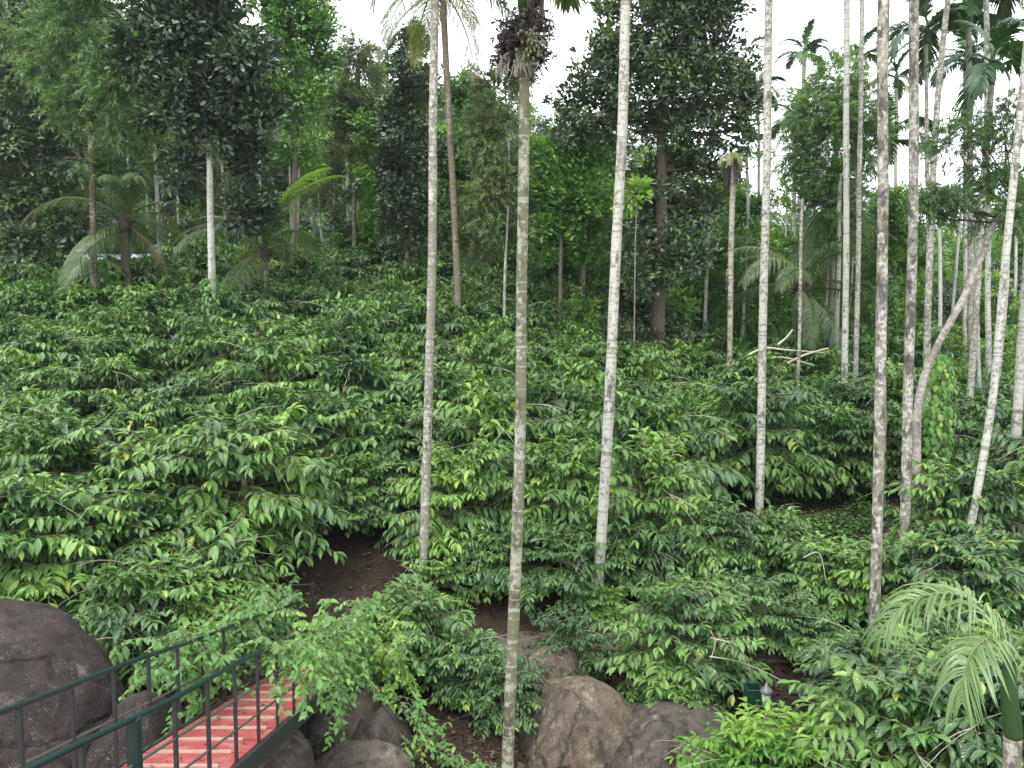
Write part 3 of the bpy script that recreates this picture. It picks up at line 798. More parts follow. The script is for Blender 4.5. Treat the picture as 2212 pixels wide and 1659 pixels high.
ARECA_GROUP = 'areca palms standing in the plantation'
def areca(px0, py0, px1, py1, Y, dia_px, label, mat='areca_bark', crown=None, top=None, mid=None, Yt=None, taper=.8, cat='palm', fr='areca', csc=1.0, name='areca_palm'):
    """trunk through two measured photo positions at depth Y, carried down to the ground; crown=False for none"""
    a, b = W(px0, py0, Y), W(px1, py1, Yt or Y)
    d = (b-a)
    k = (a.z-ground(a.x, Y)+.15)/d.z if abs(d.z) > .1 else 0
    base = a-d*k
    base.z = ground(base.x, base.y)-.12
    pts = [base, a]
    for m_ in (mid or []): pts.append(W(m_[0], m_[1], Y))
    pts.append(b)
    if top:
        pts.append(b+(b-pts[-2]).normalized()*top)
    end = pts[-1]
    root = thing(name, label, cat, tuple(base), 0, ARECA_GROUP)
    r = dia_px/2*Y/F0
    palm_trunk(pts, r, r*taper, root, M[mat])
    if crown is not False:
        e = end-base
        s = Soup(); rc = r*taper
        tube(s, [e+Vector((0, 0, -.02)), e+Vector((0, 0, .15)), e+Vector((0, 0, .5)), e+Vector((0, 0, .85))], [rc*1.05, rc*1.45, rc*1.3, rc*.6], 12)
        s.obj('crownshaft', M['shaft'], root)
        az = R.uniform(0, 6)
        for q in range(9):
            add_frond(root, '%s%d' % (fr, (0, 1, 1, 2, 2, 3, 3, 2, 1)[q]), e+Vector((0, 0, .75-.05*q)), az+q*2.4, csc*R.uniform(.85, 1.1), R.uniform(-.2, .2))
        
        if R.random() < .35: add_frond(root, 'areca_y', e+Vector((0, 0, .3)), az+1.1, csc*.9)
    return root

# the tall near trunks whose crowns rise out of the picture
areca(916, 1235, 940, 0, 14.2, 22, 'leftmost tall pale palm trunk, grey white and slim, left of the ringed central palm', mid=[(932, 600)], top=3.2, taper=.72)
areca(1293, 1235, 1352, 0, 14.0, 25, 'tall white lichened palm trunk leaning right, right of the ringed central palm', mid=[(1318, 800), (1338, 380)], top=3.0, taper=.8)
areca(1640, 1100, 1662, 0, 17.3, 20, 'slim white tall palm trunk standing right of the big dark tree', mid=[(1650, 600)], top=3.0, taper=.75)
areca(1888, 1362, 1910, 0, 12.7, 24, 'tall pale palm trunk with black blotches in the right half, nearest of its cluster', mat='areca_blotch', mid=[(1902, 700)], top=3.2, taper=.85)
areca(1903, 800, 1908, 200, 20.0, 24, 'brownish palm trunk half hidden right behind the black blotched palm trunk', mat='areca_brown', top=5, taper=.7)
areca(1952, 1185, 1976, 0, 15.2, 24, 'mottled white palm trunk just left of the leaning brown tree', mat='areca_blotch', mid=[(1968, 600)], top=3.5, taper=.72)
areca(1823, 880, 1829, 0, 24.0, 14, 'slim white speckled palm trunk left of the black blotched palm', mid=[(1827, 450)], top=2.5, taper=.8)
areca(1850, 770, 1863, 0, 27.5, 12, 'thin greenish white palm trunk close left of the black blotched palm', mat='areca_bark', mid=[(1855, 450)], top=2.2, taper=.7)
areca(2000, 900, 2047, 0, 21.0, 17, 'tall pale palm trunk leaning right behind the leaning brown tree', mid=[(2008, 600), (2022, 250)], top=2.5, taper=.6)
areca(2085, 1205, 2182, 480, 14.6, 17, 'slender grey palm trunk tilting right, rising past the right of the leaning brown tree', mat='areca_bark', mid=[(2150, 820)], top=5.5, taper=.9)
areca(2192, 960, 2240, 300, 17.5, 22, 'speckled white palm trunk tilting out at the far right edge', mat='areca_bark', top=4, taper=.85)
areca(2092, 900, 2124, 440, 22.0, 15, 'pale slim palm trunk right of the leaning brown tree, bare to its hidden top', mat='areca_bark', top=3.2, taper=.8)
# crowns seen against the sky
areca(1730, 620, 1737, 135, 46, 10, 'small areca palm with spiky crown against white sky, right of slim white palm', mat='areca_brown', taper=.8, csc=1.0)
areca(1846, 600, 1850, 150, 48, 9, 'small dark palm crown poking above the feathery green oak, right side', mat='areca_brown', csc=.95)
areca(1934, 600, 1936, 190, 40, 9, 'small palm crown against sky between the blotched and mottled trunks', mat='areca_brown', csc=.8)
areca(2004, 620, 2002, 95, 30, 10, 'dark drooping palm crown against the sky, first right of the mottled trunk', mat='areca_brown', csc=1.15)
areca(2098, 620, 2092, 60, 29, 14, 'large drooping palm crown at the top right, left of its taller twin', mat='areca_bark', csc=1.25)
areca(2134, 620, 2130, -40, 27, 13, 'tall green palm crown at the top right with yellow drooping fronds', mat='areca_bark', fr='arecag', csc=1.3)
areca(2084, 620, 2086, 160, 33, 10, 'lowest of three drooping palm crowns at the top right', mat='areca_bark', csc=1.0)
areca(1714, 620, 1716, 285, 42, 9, 'dark palm crown at left side of the feathery green oak', mat='areca_brown', csc=1.15)
areca(1912, 620, 1915, 330, 36, 11, 'dark drooping palm crown behind the black blotched trunk', mat='areca_brown', csc=1.3)
areca(1640, 600, 1638, 220, 44, 7, 'thin palm with dark crown just left behind the slim white palm trunk', mat='areca_brown', csc=.9)
areca(1725, 740, 1733, 430, 27, 8, 'thin pale pole trunk standing before the low coconut palm on the right', mat='areca_bark', csc=.01, crown=False)
areca(1522, 720, 1533, 410, 33, 9, 'thin pale pole trunk in the wood, left of the yellow topped dead palm', mat='areca_bark', crown=False)
areca(1448, 640, 1449, 560, 34, 7, 'short pale pole trunk below the bright leaf clump, right of the white lichened palm', mat='areca_bark', crown=False)
areca(985, 300, 830, 130, 50, 4, 'distant palm crown above the hill left of the leftmost tall pale trunk', mat='areca_brown') if False else None
areca(838, 400, 836, 140, 52, 9, 'distant dark palm crown on the skyline left of the leftmost tall pale trunk', mat='areca_brown', csc=1.1)

# ringed central palm with its fruit cluster
def central_palm():
    Y = 10.0
    pts = [W(1096, 1740, Y), W(1103, 1500, Y), W(1122, 1000, Y), W(1127, 600, Y), W(1131, 150, Y), W(1132, 20, Y)]
    pts[0].z = ground(pts[0].x, Y)-.1
    root = thing('areca_palm', 'ringed green grey palm in the centre with a dark fruit cluster at the top', 'palm', tuple(pts[0]), 0, ARECA_GROUP)
    off = pts[0]
    t = palm_trunk(pts, .082, .062, root, M['areca_green'], bulge=.1, ns=20)
    t2 = pts[-1]-off
    s = Soup(); tube(s, [t2, t2+Vector((0, 0, .2)), t2+Vector((0, 0, .7)), t2+Vector((0, 0, 1.0))], [.07, .1, .09, .05], 14); s.obj('crownshaft', M['shaft'], root)
    rr = random.Random(4)
    s = Soup(); c0 = W(1130, 100, Y)-off
    def cluster(s, c, n, wid, hgt, w0):
        for k in range(n):
            az = rr.uniform(0, 2*PI); el = rr.uniform(-.9, 1.0)
            d = Vector((math.cos(az)*math.cos(el), math.sin(az)*math.cos(el), math.sin(el)*.8))
            p = c+Vector((0, 0, rr.uniform(-.12, .32))); L = rr.uniform(.6, 1)*wid
            pts_ = [p]
            for j in range(5):
                d = (d+Vector((rr.gauss(0, .25), rr.gauss(0, .25), -.13))).normalized(); pts_.append(pts_[-1]+d*L/5)
            tube(s, pts_, [.007, .006, .006, .005, .004, .002], 4, cap=False, rnd=rr.random())
            P, D, Nn = [], [], []
            for j in range(1, 6):
                for q in range(9):
                    P.append(tuple(pts_[j].lerp(pts_[j-1], rr.random()))); D.append((rr.gauss(0, 1), rr.gauss(0, 1), rr.gauss(-.2, 1))); Nn.append((rr.gauss(0, 1), rr.gauss(0, 1), 1))
            s.add_inst(LEAF_N[0], LEAF_N[1], LEAF_N[2], P, D, Nn, [rr.uniform(.05, .1) for _ in P], Wd=1.6)
    cluster(s, c0, 150, .47, .5, 1)
    s.obj('fruit_stalks', M['fibre'], root)
    s = Soup(); c1 = W(1112, 128, Y-.12)-off
    for k in range(70):
        a = rr.uniform(-1.2, 1.2)*1.3+PI*1.5; p = c1+Vector((.10*math.cos(a)+.02, .06*math.sin(a), rr.uniform(-.03, .08)))
        P = [p]; d = Vector((math.cos(a)*.9, math.sin(a)*.5, .1))
        for j in range(6):
            d = (d+Vector((rr.gauss(0, .12), 0, -.5))).normalized(); P.append(P[-1]+d*rr.uniform(.03, .06))
        tube(s, P, [.005]*6+[.002], 4, cap=False)
    s.obj('dry_fringe', M['mud'], root)
    import bmesh
    bm = bmesh.new(); bmesh.ops.create_icosphere(bm, subdivisions=2, radius=1)
    me = bpy.data.meshes.new('nut'); 
    for v in bm.verts: v.co = Vector((v.co.x*.019, v.co.y*.019, v.co.z*.026))
    bm.to_mesh(me); bm.free(); me.materials.append(M['nut'])
    for p in me.polygons: p.use_smooth = True
    for k in range(72):
        px, py = rr.gauss(1147, 17), rr.gauss(100, 22)
        if py > 142 or py < 55: continue
        q = W(px, py, Y-.34+rr.uniform(-.05, .05))-off
        link('nut', me, root, q)
    top = t2+Vector((0, 0, .75))
    for k, (az, key, sc) in enumerate([(-.5, 'arecag2', 1.1), (.15, 'arecag2', .95), (2.2, 'arecag1', 1.1), (3.3, 'arecag2', 1.15), (4.2, 'arecag1', 1.1), (5.0, 'arecag1', 1.1), (1.2, 'arecag1', 1), (2.8, 'arecag0', 1), (5.6, 'arecag0', 1)]):
        add_frond(root, key, top+Vector((0, 0, -.06*k)), az, sc)
    s = Soup()   # brown dead sheath right of the shaft
    for k in range(40):
        p = t2+Vector((rr.uniform(.02, .22), rr.uniform(-.12, .02), .25)); P = [p]
        for j in range(5): P.append(P[-1]+Vector((rr.gauss(.008, .012), rr.gauss(0, .01), -rr.uniform(.06, .11))))
        tube(s, P, [.012, .012, .01, .008, .006, .003], 4, cap=False)
    s.obj('dead_sheath', M['palm_dry'], root)
central_palm()

# young palm, lower right corner
def young_palm():
    Y = 5.6
    b = W(2188, 1900, Y); b.z = ground(b.x, Y)
    root = thing('young_areca_palm', 'young palm with green crownshaft and arching pale fronds in the lower right corner', 'palm', tuple(b))
    a = W(2188, 1592, Y); c = W(2180, 1500, Y); e = W(2180, 1430, Y)
    s = Soup()
    n = 60; P = [b+(a-b)*(i/n)-b for i in range(n+1)]
    tube(s, P, [.060 if i % 4 else .064 for i in range(n+1)], 18); s.obj('trunk', M['areca_brown'], root)
    s = Soup(); tube(s, [a-b, a-b+Vector((0, 0, .03)), c-b, e-b, e-b+Vector((0, 0, .2))], [.062, .066, .058, .04, .015], 16); s.obj('crownshaft', M['shaft'], root)
    ks = [(1.5, 76, 145, 3.3, .0), (.95, 40, 120, 3.75, .25), (1.2, 66, 140, 1.9, .0), (1.1, 60, 130, 5.6, 0), (1.0, 35, 110, 4.9, 0)]
    for i, (L, e0, bd, az, roll) in enumerate(ks):
        m = frond(L, rad(e0), rad(bd), 32, .5, .0115, 1.9, seed=70+i, stalk=.2, mat_r=.013, a0=62, a1=22, vee=.35, jit=13).mesh('frond', M['palm_young'])
        o = link('frond', m, root, e-b+Vector((0, 0, .08*(i % 2)))); o.rotation_euler = (roll, 0, az)
young_palm()

def coconut(px0, Y, pxc, pyc, dia, label, mat='coco_bark', n=14, sc=1.0, dry=1, yel=0, keys=None, az0=0):
    X = XofP(px0, Y); base = Vector((X, Y, ground(X, Y)-.15)); top = W(pxc, pyc, Y)
    root = thing('coconut_palm', label, 'palm', tuple(base), 0, 'coconut palms at the edge of the wood')
    pts = [base, base.lerp(top, .33)+Vector((.12, 0, 0)), base.lerp(top, .66)+Vector((.06, 0, 0)), top]
    palm_trunk(pts, dia/2, dia/2*.75, root, M[mat], ns=14)
    e = top-base
    s = Soup(); tube(s, [e-Vector((0, 0, .3)), e, e+Vector((0, 0, .4))], [dia*.45, dia*.6, dia*.3], 10)
    rr = random.Random(int(px0))
    for k in range(40):
        a = rr.uniform(0, 2*PI); P = [e+Vector((dia*.4*math.cos(a), dia*.4*math.sin(a), rr.uniform(-.1, .3)))]
        for j in range(4): P.append(P[-1]+Vector((.06*math.cos(a), .06*math.sin(a), -.05*j+.04)))
        tube(s, P, [.012, .012, .01, .008, .004], 4, cap=False)
    s.obj('crown_fibre', M['fibre'], root)
    for q in range(n):
        k = (keys[q % len(keys)] if keys else ('coco%d' % (0, 1, 1, 2, 2, 3, 3, 4)[q % 8]))
        add_frond(root, k, e+Vector((0, 0, .25-.03*q)), az0+q*2.4, sc*R.uniform(.85, 1.1), R.uniform(-.25, .25))
    for q in range(dry): add_frond(root, 'coco_dry', e, az0+1+q*2.2, sc)
    for q in range(yel): add_frond(root, 'coco_y', e, az0+2+q*2.9, sc)
    return root
coconut(988, 27, 955, -25, .27, 'tall brown ringed coconut trunk beside the leftmost pale palm, fronds at the top edge', dry=3, yel=2, sc=.95)
coconut(268, 29, 270, 485, .42, 'short coconut palm with dark stout trunk and arching fronds at left', mat='dark_bark', sc=.8, n=17, dry=1, yel=0)
tp = coconut(572, 29, 572, 548, .3, 'low coconut palm with bright arching fronds right of the white trunked dark tree', mat='dark_bark', sc=.88, n=13, dry=0, yel=1, az0=.3)
for az, r_ in ((.3, .2), (-.25, .1)):
    add_frond(tp, 'coco_b', W(572, 548, 29)-Vector(tp.location)+Vector((0, 0, .3)), az, 1.0, r_)
coconut(1728, 31, 1728, 625, .4, 'low coconut palm with spreading fronds and dark trunk in the right wood', mat='dark_bark', sc=.95, n=18, dry=0, yel=1, az0=.5)

# dead palm with yellow top
def dead_palm():
    Y = 28
    a = W(1576, 742, Y); a.z = ground(a.x, Y); b = W(1583, 345, Y)
    root = thing('dead_palm', 'dead palm stump with a yellow top and hanging dark fibre, right of big tree', 'palm', tuple(a))
    palm_trunk([a, a.lerp(b, .5), b], .085, .10, root, M['areca_brown'])
    e = b-a; s = Soup(); rr = random.Random(3)
    for k in range(60):
        an = rr.uniform(0, 2*PI); P = [e+Vector((.12*math.cos(an), .12*math.sin(an), rr.uniform(-.1, .1)))]
        for j in range(6): P.append(P[-1]+Vector((.03*math.cos(an), .03*math.sin(an), -rr.uniform(.06, .2))))
        tube(s, P, .012, 4, cap=False)
    s.obj('hanging_fibre', M['fibre'], root)
    for k in range(9): add_frond(root, 'areca_y', e+Vector((0, 0, .25)), k*.7, .42)
dead_palm()

# ---------------------------------------------------------------- trees
def fill_blobs(s, blobs, n, leafs, kind, rr, zmin=None):
    """leaf clusters spread unevenly through a set of ellipsoids"""
    vol = [b[3]*b[4]*b[5] for b in blobs]; tot = sum(v**.75 for v in vol)
    for (cx, cy, cz, rx, ry, rz), v in zip(blobs, vol):
        m = max(4, int(n*v**.75/tot))
        # sub clumps give the uneven outline and the gaps
        sub = []
        for k in range(max(4, int(m/16))):
            d = Vector((rr.gauss(0, 1), rr.gauss(0, 1), rr.gauss(0, 1))).normalized()*(rr.random()**.4)
            sub.append(Vector((cx+d.x*rx*.92, cy+d.y*ry*.92, cz+d.z*rz*.92)))
        P, D, Nn, S = [], [], [], []
        c0 = Vector((cx, cy, cz))
        for k in range(m):
            c = rr.choice(sub); q = .3*min(rx, rz)+.12
            p = c+Vector((rr.gauss(0, q*.6), rr.gauss(0, q*.6), rr.gauss(0, q*.5)))
            out = (p-c0); out.z += .3*rz
            if out.length < 1e-3: out = Vector((0, 0, 1))
            out.normalize()
            if kind == 'broad':
                for j in range(8):
                    r_ = Vector((rr.gauss(0, 1), rr.gauss(0, 1), rr.gauss(0, .7)))
                    d = (out*.6+r_*.6)
                    P.append(tuple(p+r_*leafs*.35)); D.append(tuple(d)); Nn.append((out.x+rr.gauss(0, .4), out.y+rr.gauss(0, .4), out.z+.7)); S.append(leafs*rr.uniform(.6, 1.2))
            else:
                ax = (out+Vector((rr.gauss(0, .4), rr.gauss(0, .4), -.35))).normalized()
                for j in range(26):
                    t = rr.random()
                    q2 = p+ax*t*leafs*2.6-Vector((0, 0, t*t*leafs*.8))
                    r_ = Vector((rr.gauss(0, 1), rr.gauss(0, 1), rr.gauss(-.2, .6)))
                    P.append(tuple(q2)); D.append(tuple(ax*.7+r_*.6)); Nn.append((rr.gauss(0, .5), rr.gauss(0, .5), 1)); S.append(leafs*rr.uniform(.6, 1.2))
        T = LEAF_B if kind == 'broad' else LEAF_N
        s.add_inst(T[0], T[1], T[2], P, D, Nn, S, Wd=(1.0 if kind == 'broad' else 1.3))

def limbs(s, trunk_pts, r0, r1, blobs, rr, per=2, ns=10):
    """trunk with limbs reaching into the blobs"""
    P = [Vector(p) for p in trunk_pts]
    n = len(P)-1
    fine, rad_ = [], []
    for k in range(n*6+1):
        f = k/6; i = min(n-1, int(f)); u = f-i
        p0, p1, p2, p3 = P[max(i-1, 0)], P[i], P[i+1], P[min(i+2, n)]
        q = .5*((2*p1)+(p2-p0)*u+(2*p0-5*p1+4*p2-p3)*u*u+(3*p1-p0-3*p2+p3)*u**3)
        t = k/(n*6)
        fine.append(q); rad_.append((r0+(r1-r0)*t)*(1+.6*math.exp(-t*14))*(1+.06*mn.noise(q*2)))
    tube(s, fine, rad_, ns)
    for (cx, cy, cz, rx, ry, rz) in blobs:
        for k in range(per):
            c = Vector((cx+rr.uniform(-.6, .6)*rx, cy+rr.uniform(-.6, .6)*ry, cz+rr.uniform(-.3, .6)*rz))
            cand = [i for i, q in enumerate(fine) if q.z < c.z+.3 and i > len(fine)*.25] or [len(fine)-1]
            i = min(cand, key=lambda j: (fine[j]-c).length+.4*abs(c.z-fine[j].z))
            a = fine[i]; L = (c-a).length
            if L < .25: continue
            mid = a.lerp(c, .5)+Vector((rr.gauss(0, .06*L), rr.gauss(0, .06*L), -.05*L))
            tube(s, [a, a.lerp(mid, .5), mid, mid.lerp(c, .6)+Vector((0, 0, .03*L)), c], [rad_[i]*x for x in (.45, .38, .3, .18, .07)], 5, cap=False, mat=1)
            for j in range(3):
                e = c+Vector((rr.gauss(0, .5*rx), rr.gauss(0, .5*ry), rr.gauss(.1, .4*rz)))
                tube(s, [mid.lerp(c, .4), mid.lerp(e, .6)+Vector((0, 0, .05)), e], [rad_[i]*x for x in (.16, .11, .04)], 4, cap=False, mat=1)

def tree(name, label, trunk, Y, dia, blobs, kind, leafs, n, leafmat, bark, seed=1, group='trees of the wood behind the plantation', per=2):
    """trunk, blobs given in photo positions at depth Y: trunk [(px,py)..], blobs [(px,py,rpx,rpy,dY)]"""
    rr = random.Random(seed)
    k = Y/F0
    T = [W(px, py, Y) for px, py in trunk]
    g = ground(T[0].x, Y)
    base = Vector((T[0].x, Y, g-.1))
    if T[0].z > g: T = [base]+T
    else: T[0] = base
    root = thing(name, label, 'tree', tuple(base), 0, group)
    B = []
    for (px, py, rx, ry, dy) in blobs:
        c = W(px, py, Y)-base
        B.append((c.x, dy, c.z, rx*k, max(rx, ry)*k*.9, ry*k))
    s = Soup(); limbs(s, [t-base for t in T], dia/2, dia/2*.5, B, rr, per); s.obj('trunk', [M[bark], M['dark_bark']], root)
    s = Soup(); fill_blobs(s, B, n, leafs, kind, rr); s.obj('crown', M[leafmat], root)
    return root

tree('jackfruit_tree', 'dark grey green leafy tree on a smooth white trunk, left of centre', [(458, 590), (454, 440), (452, 300), (440, 120), (430, -40)], 25, .25,
     [(400, 60, 110, 90, 0), (500, 90, 70, 80, .5), (330, 130, 60, 60, -.5), (440, 190, 95, 70, 0), (540, 240, 55, 50, .3), (400, 250, 75, 60, -.4), (460, 270, 80, 45, 0), (530, 130, 60, 60, -.5), (420, -60, 120, 70, 0), (520, 330, 50, 55, 1.2), (350, 350, 45, 50, 1.5), (500, 440, 45, 70, 1.6)],
     'broad', .24, 3600, 'jack', 'white_bark', 3, per=1)
tree('silver_oak', 'mottled brown trunk with soft blue green feathery foliage near the left edge', [(203, 585), (200, 400), (192, 220), (186, 60), (184, -60)], 28, .26,
     [(200, 60, 90, 80, 0), (120, 130, 80, 60, .3), (270, 150, 70, 70, -.5), (60, 60, 80, 70, 1), (230, 240, 60, 60, 0), (150, 230, 60, 55, .5), (170, 350, 45, 22, 0), (190, -40, 110, 60, 0), (270, 330, 40, 70, 1)],
     'feather', .2, 2400, 'feather', 'dark_bark', 5)
tree('dense_tree', 'very dark dense leafy tree filling the left edge above the bushes', [(70, 600), (75, 400), (60, 200), (60, 60)], 31, .4,
     [(40, 150, 90, 90, 0), (120, 220, 80, 70, .5), (40, 290, 90, 80, -.5), (130, 330, 70, 70, 0), (50, 410, 90, 70, .3), (140, 450, 60, 60, .4), (60, 520, 90, 60, 0), (-30, 350, 80, 160, 0), (30, 30, 100, 70, 0)],
     'broad', .24, 3600, 'jack', 'dark_bark', 6)
tree('leafy_tree', 'mid green tall leafy tree with reddish bits right of the white trunked dark tree', [(632, 600), (636, 400), (640, 250), (640, 60)], 32, .32,
     [(640, 60, 75, 70, 0), (680, 130, 50, 60, .4), (600, 150, 55, 60, -.3), (650, 220, 65, 60, 0), (640, 310, 55, 60, .2), (600, 20, 80, 60, 0), (690, 40, 50, 50, 0), (630, -50, 100, 60, 0)],
     'broad', .2, 2400, 'broad', 'grey_bark', 7)
tree('silver_oak', 'tall olive brown feathery tree with a bare dark trunk, left of the leftmost pale palm', [(765, 590), (766, 420), (770, 280), (775, 120)], 40, .28,
     [(765, 160, 55, 50, 0), (750, 220, 60, 50, 0), (790, 260, 50, 50, 0), (745, 320, 40, 40, 0), (780, 110, 30, 40, 0)],
     'feather', .22, 1100, 'olive', 'dark_bark', 8)
tree('leafy_tree', 'dark glossy conical leafy tree directly left of the leftmost tall pale palm trunk', [(880, 620), (882, 400), (885, 250), (890, 90)], 33, .3,
     [(892, 100, 26, 45, 0), (885, 180, 50, 55, 0), (870, 260, 60, 55, 0), (900, 330, 60, 60, .3), (860, 360, 50, 50, -.3), (880, 430, 60, 55, 0), (900, 500, 50, 55, 0)],
     'broad', .2, 2800, 'jack', 'grey_bark', 9)
tree('leafy_tree', 'green leafy tree between the brown coconut trunk and the central palm', [(1020, 620), (1022, 400), (1025, 250), (1025, 160)], 37, .3,
     [(1010, 190, 40, 45, 0), (1040, 240, 45, 50, 0), (1010, 300, 45, 50, 0), (990, 360, 35, 50, 0)],
     'broad', .2, 1300, 'broad', 'grey_bark', 10)
tree('silver_oak', 'brownish feathery tree on a thin pale trunk just left of the central palm', [(1090, 615), (1096, 480), (1100, 350), (1090, 180)], 27, .11,
     [(1080, 210, 42, 50, 0), (1060, 290, 50, 50, 0), (1085, 360, 40, 50, .3), (1040, 420, 50, 40, 0), (1070, 480, 55, 35, 0), (1030, 520, 40, 40, .4), (1110, 150, 30, 40, 0)],
     'feather', .17, 1500, 'olive', 'white_bark', 11)
tree('big_tree', 'largest dark crowned tree right of centre, reaching the top edge', [(1420, 740), (1425, 560), (1430, 420), (1430, 250), (1440, 60)], 30, .6,
     [(1330, 160, 90, 75, 0), (1440, 90, 110, 100, 0), (1550, 90, 90, 90, .5), (1250, 210, 55, 60, 0), (1310, 70, 45, 60, 0), (1460, 200, 100, 80, -.5), (1580, 200, 70, 80, 0), (1350, 270, 90, 55, .4), (1500, 290, 90, 60, 0), (1600, 280, 50, 55, 0), (1440, -40, 160, 80, 0), (1420, 370, 90, 60, .5), (1530, 370, 60, 45, .4), (1410, 470, 90, 70, .6), (1500, 440, 60, 50, .6), (1380, 570, 60, 60, -.6), (1460, 560, 70, 60, -.8), (1230, 280, 40, 45, 0), (1500, 0, 130, 60, 0)],
     'broad', .22, 6200, 'jack', 'dark_bark', 12, per=2)
tree('leafy_tree', 'bright green leafy tree right behind the central palm, under the big dark crown', [(1210, 640), (1212, 500), (1215, 380)], 31, .2,
     [(1190, 330, 50, 45, 0), (1240, 310, 45, 35, 0), (1270, 370, 50, 45, 0), (1190, 410, 50, 45, .3), (1250, 450, 60, 45, 0), (1180, 500, 40, 50, .4), (1270, 520, 50, 40, .5)],
     'broad', .24, 2000, 'broad', 'grey_bark', 13)
tree('sapling', 'bright lime leaf clump beside the white lichened palm trunk', [(1372, 560), (1374, 480), (1374, 430)], 26, .05,
     [(1374, 412, 26, 22, 0), (1360, 440, 16, 12, 0)], 'broad', .24, 60, 'lime', 'grey_bark', 14)
tree('silver_oak', 'tall feathery green tree in front of the sky, left of the slim speckled palm', [(1797, 740), (1798, 560), (1805, 400), (1810, 180)], 34, .3,
     [(1800, 175, 55, 50, 0), (1750, 240, 55, 50, 0), (1850, 240, 60, 55, 0), (1800, 290, 75, 60, 0), (1740, 330, 45, 50, .3), (1870, 320, 45, 50, 0), (1800, 380, 70, 50, 0), (1820, 450, 60, 50, 0), (1760, 450, 45, 50, 0), (1790, 530, 55, 50, 0)],
     'feather', .19, 3600, 'feather', 'grey_bark', 15)
tree('leaning_tree', 'thick brown tree trunk leaning right with a twiggy feathery crown, right side', [(1984, 1150), (1980, 1000), (1984, 870), (2014, 770), (2078, 650), (2118, 560), (2150, 480), (2200, 440)], 16.4, .2,
     [(2060, 310, 48, 30, 0), (2110, 270, 42, 35, .2), (2045, 420, 50, 28, 0), (2100, 430, 60, 24, .3), (2180, 400, 50, 40, 0), (2190, 250, 40, 50, 0), (2150, 350, 40, 35, .3), (2170, 480, 50, 22, 0), (2010, 450, 25, 22, 0)],
     'feather', .10, 1100, 'feather', 'pale_lean', 16, per=2)
tree('leafy_tree', 'yellow green leafy tree behind the mottled white trunk on the right', [(1935, 760), (1938, 600), (1940, 480)], 38, .2,
     [(1930, 440, 45, 30, 0), (1960, 490, 45, 40, 0), (1910, 520, 45, 45, 0), (1950, 570, 50, 45, 0)], 'broad', .22, 1000, 'lime', 'grey_bark', 17)

# pepper vines climbing two trunks
def climbing(px, py0, py1, Y, rpx, label, n=420):
    a, b = W(px, py0, Y), W(px, py1, Y); a.z = min(a.z, ground(a.x, Y)+.3)
    rr = random.Random(int(px)); s = Soup(); w = Soup()
    root = thing('climbing_vine', label, 'vine', tuple(a))
    P, D, Nn, S = [], [], [], []
    for k in range(n):
        t = rr.random(); an = rr.uniform(0, 2*PI); r = rpx*Y/F0*rr.uniform(.5, 1.1)*(1-.3*t)
        q = a.lerp(b, t)-a+Vector((math.cos(an)*r, math.sin(an)*r, 0))
        P.append(tuple(q)); D.append((math.cos(an)*.5, math.sin(an)*.5, -1)); Nn.append((math.cos(an), math.sin(an), .6)); S.append(rr.uniform(.10, .17))
    s.add_inst(LEAF_V[0], LEAF_V[1], LEAF_V[2], P, D, Nn, S, Wd=1.4)
    for k in range(4):
        tube(w, [Vector((.1*math.cos(k*1.6+t*5), .1*math.sin(k*1.6+t*5), (b.z-a.z)*t)) for t in np.linspace(0, 1, 14)], .01, 5, cap=False)
    w.obj('stem', M['twig'], root); s.obj('leaves', M['vine'], root)
climbing(458, 720, 600, 24.6, 34, 'pepper vine with light heart shaped leaves at the foot of the white trunk', 520)
climbing(2030, 960, 760, 17.8, 38, 'leafy green climber mound behind the lower trunk of the leaning brown tree', 800)

# ---- generic wood behind: prototypes copied many times
def proto_tree(name, H, trunk_r, blobs, kind, leafs, n, leafmat, bark, seed):
    rr = random.Random(seed)
    w = Soup(); limbs(w, [(0, 0, -.3), (rr.gauss(0, .1), 0, H*.33), (rr.gauss(0, .15), rr.gauss(0, .1), H*.66), (0, 0, H*.95)], trunk_r, trunk_r*.35, blobs, rr, 1, 8)
    s = Soup(); fill_blobs(s, blobs, n, leafs, kind, rr)
    return (w.mesh('trunk', [M[bark], M['dark_bark']]), s.mesh('crown', M[leafmat]), H)
def rb(seed, n, z0, z1, spread, r0, r1, flat=.8):
    rr = random.Random(seed); out = []
    for k in range(n):
        t = (k+.5)/n; z = z0+(z1-z0)*t; sp = spread*math.sqrt(max(.08, 1-(2*t-1)**2*.8)); a = k*2.4+rr.uniform(-.4, .4)
        r = rr.uniform(r0, r1)
        out.append((math.cos(a)*sp*rr.uniform(.3, 1), math.sin(a)*sp*rr.uniform(.3, 1), z, r, r, r*flat))
    return out
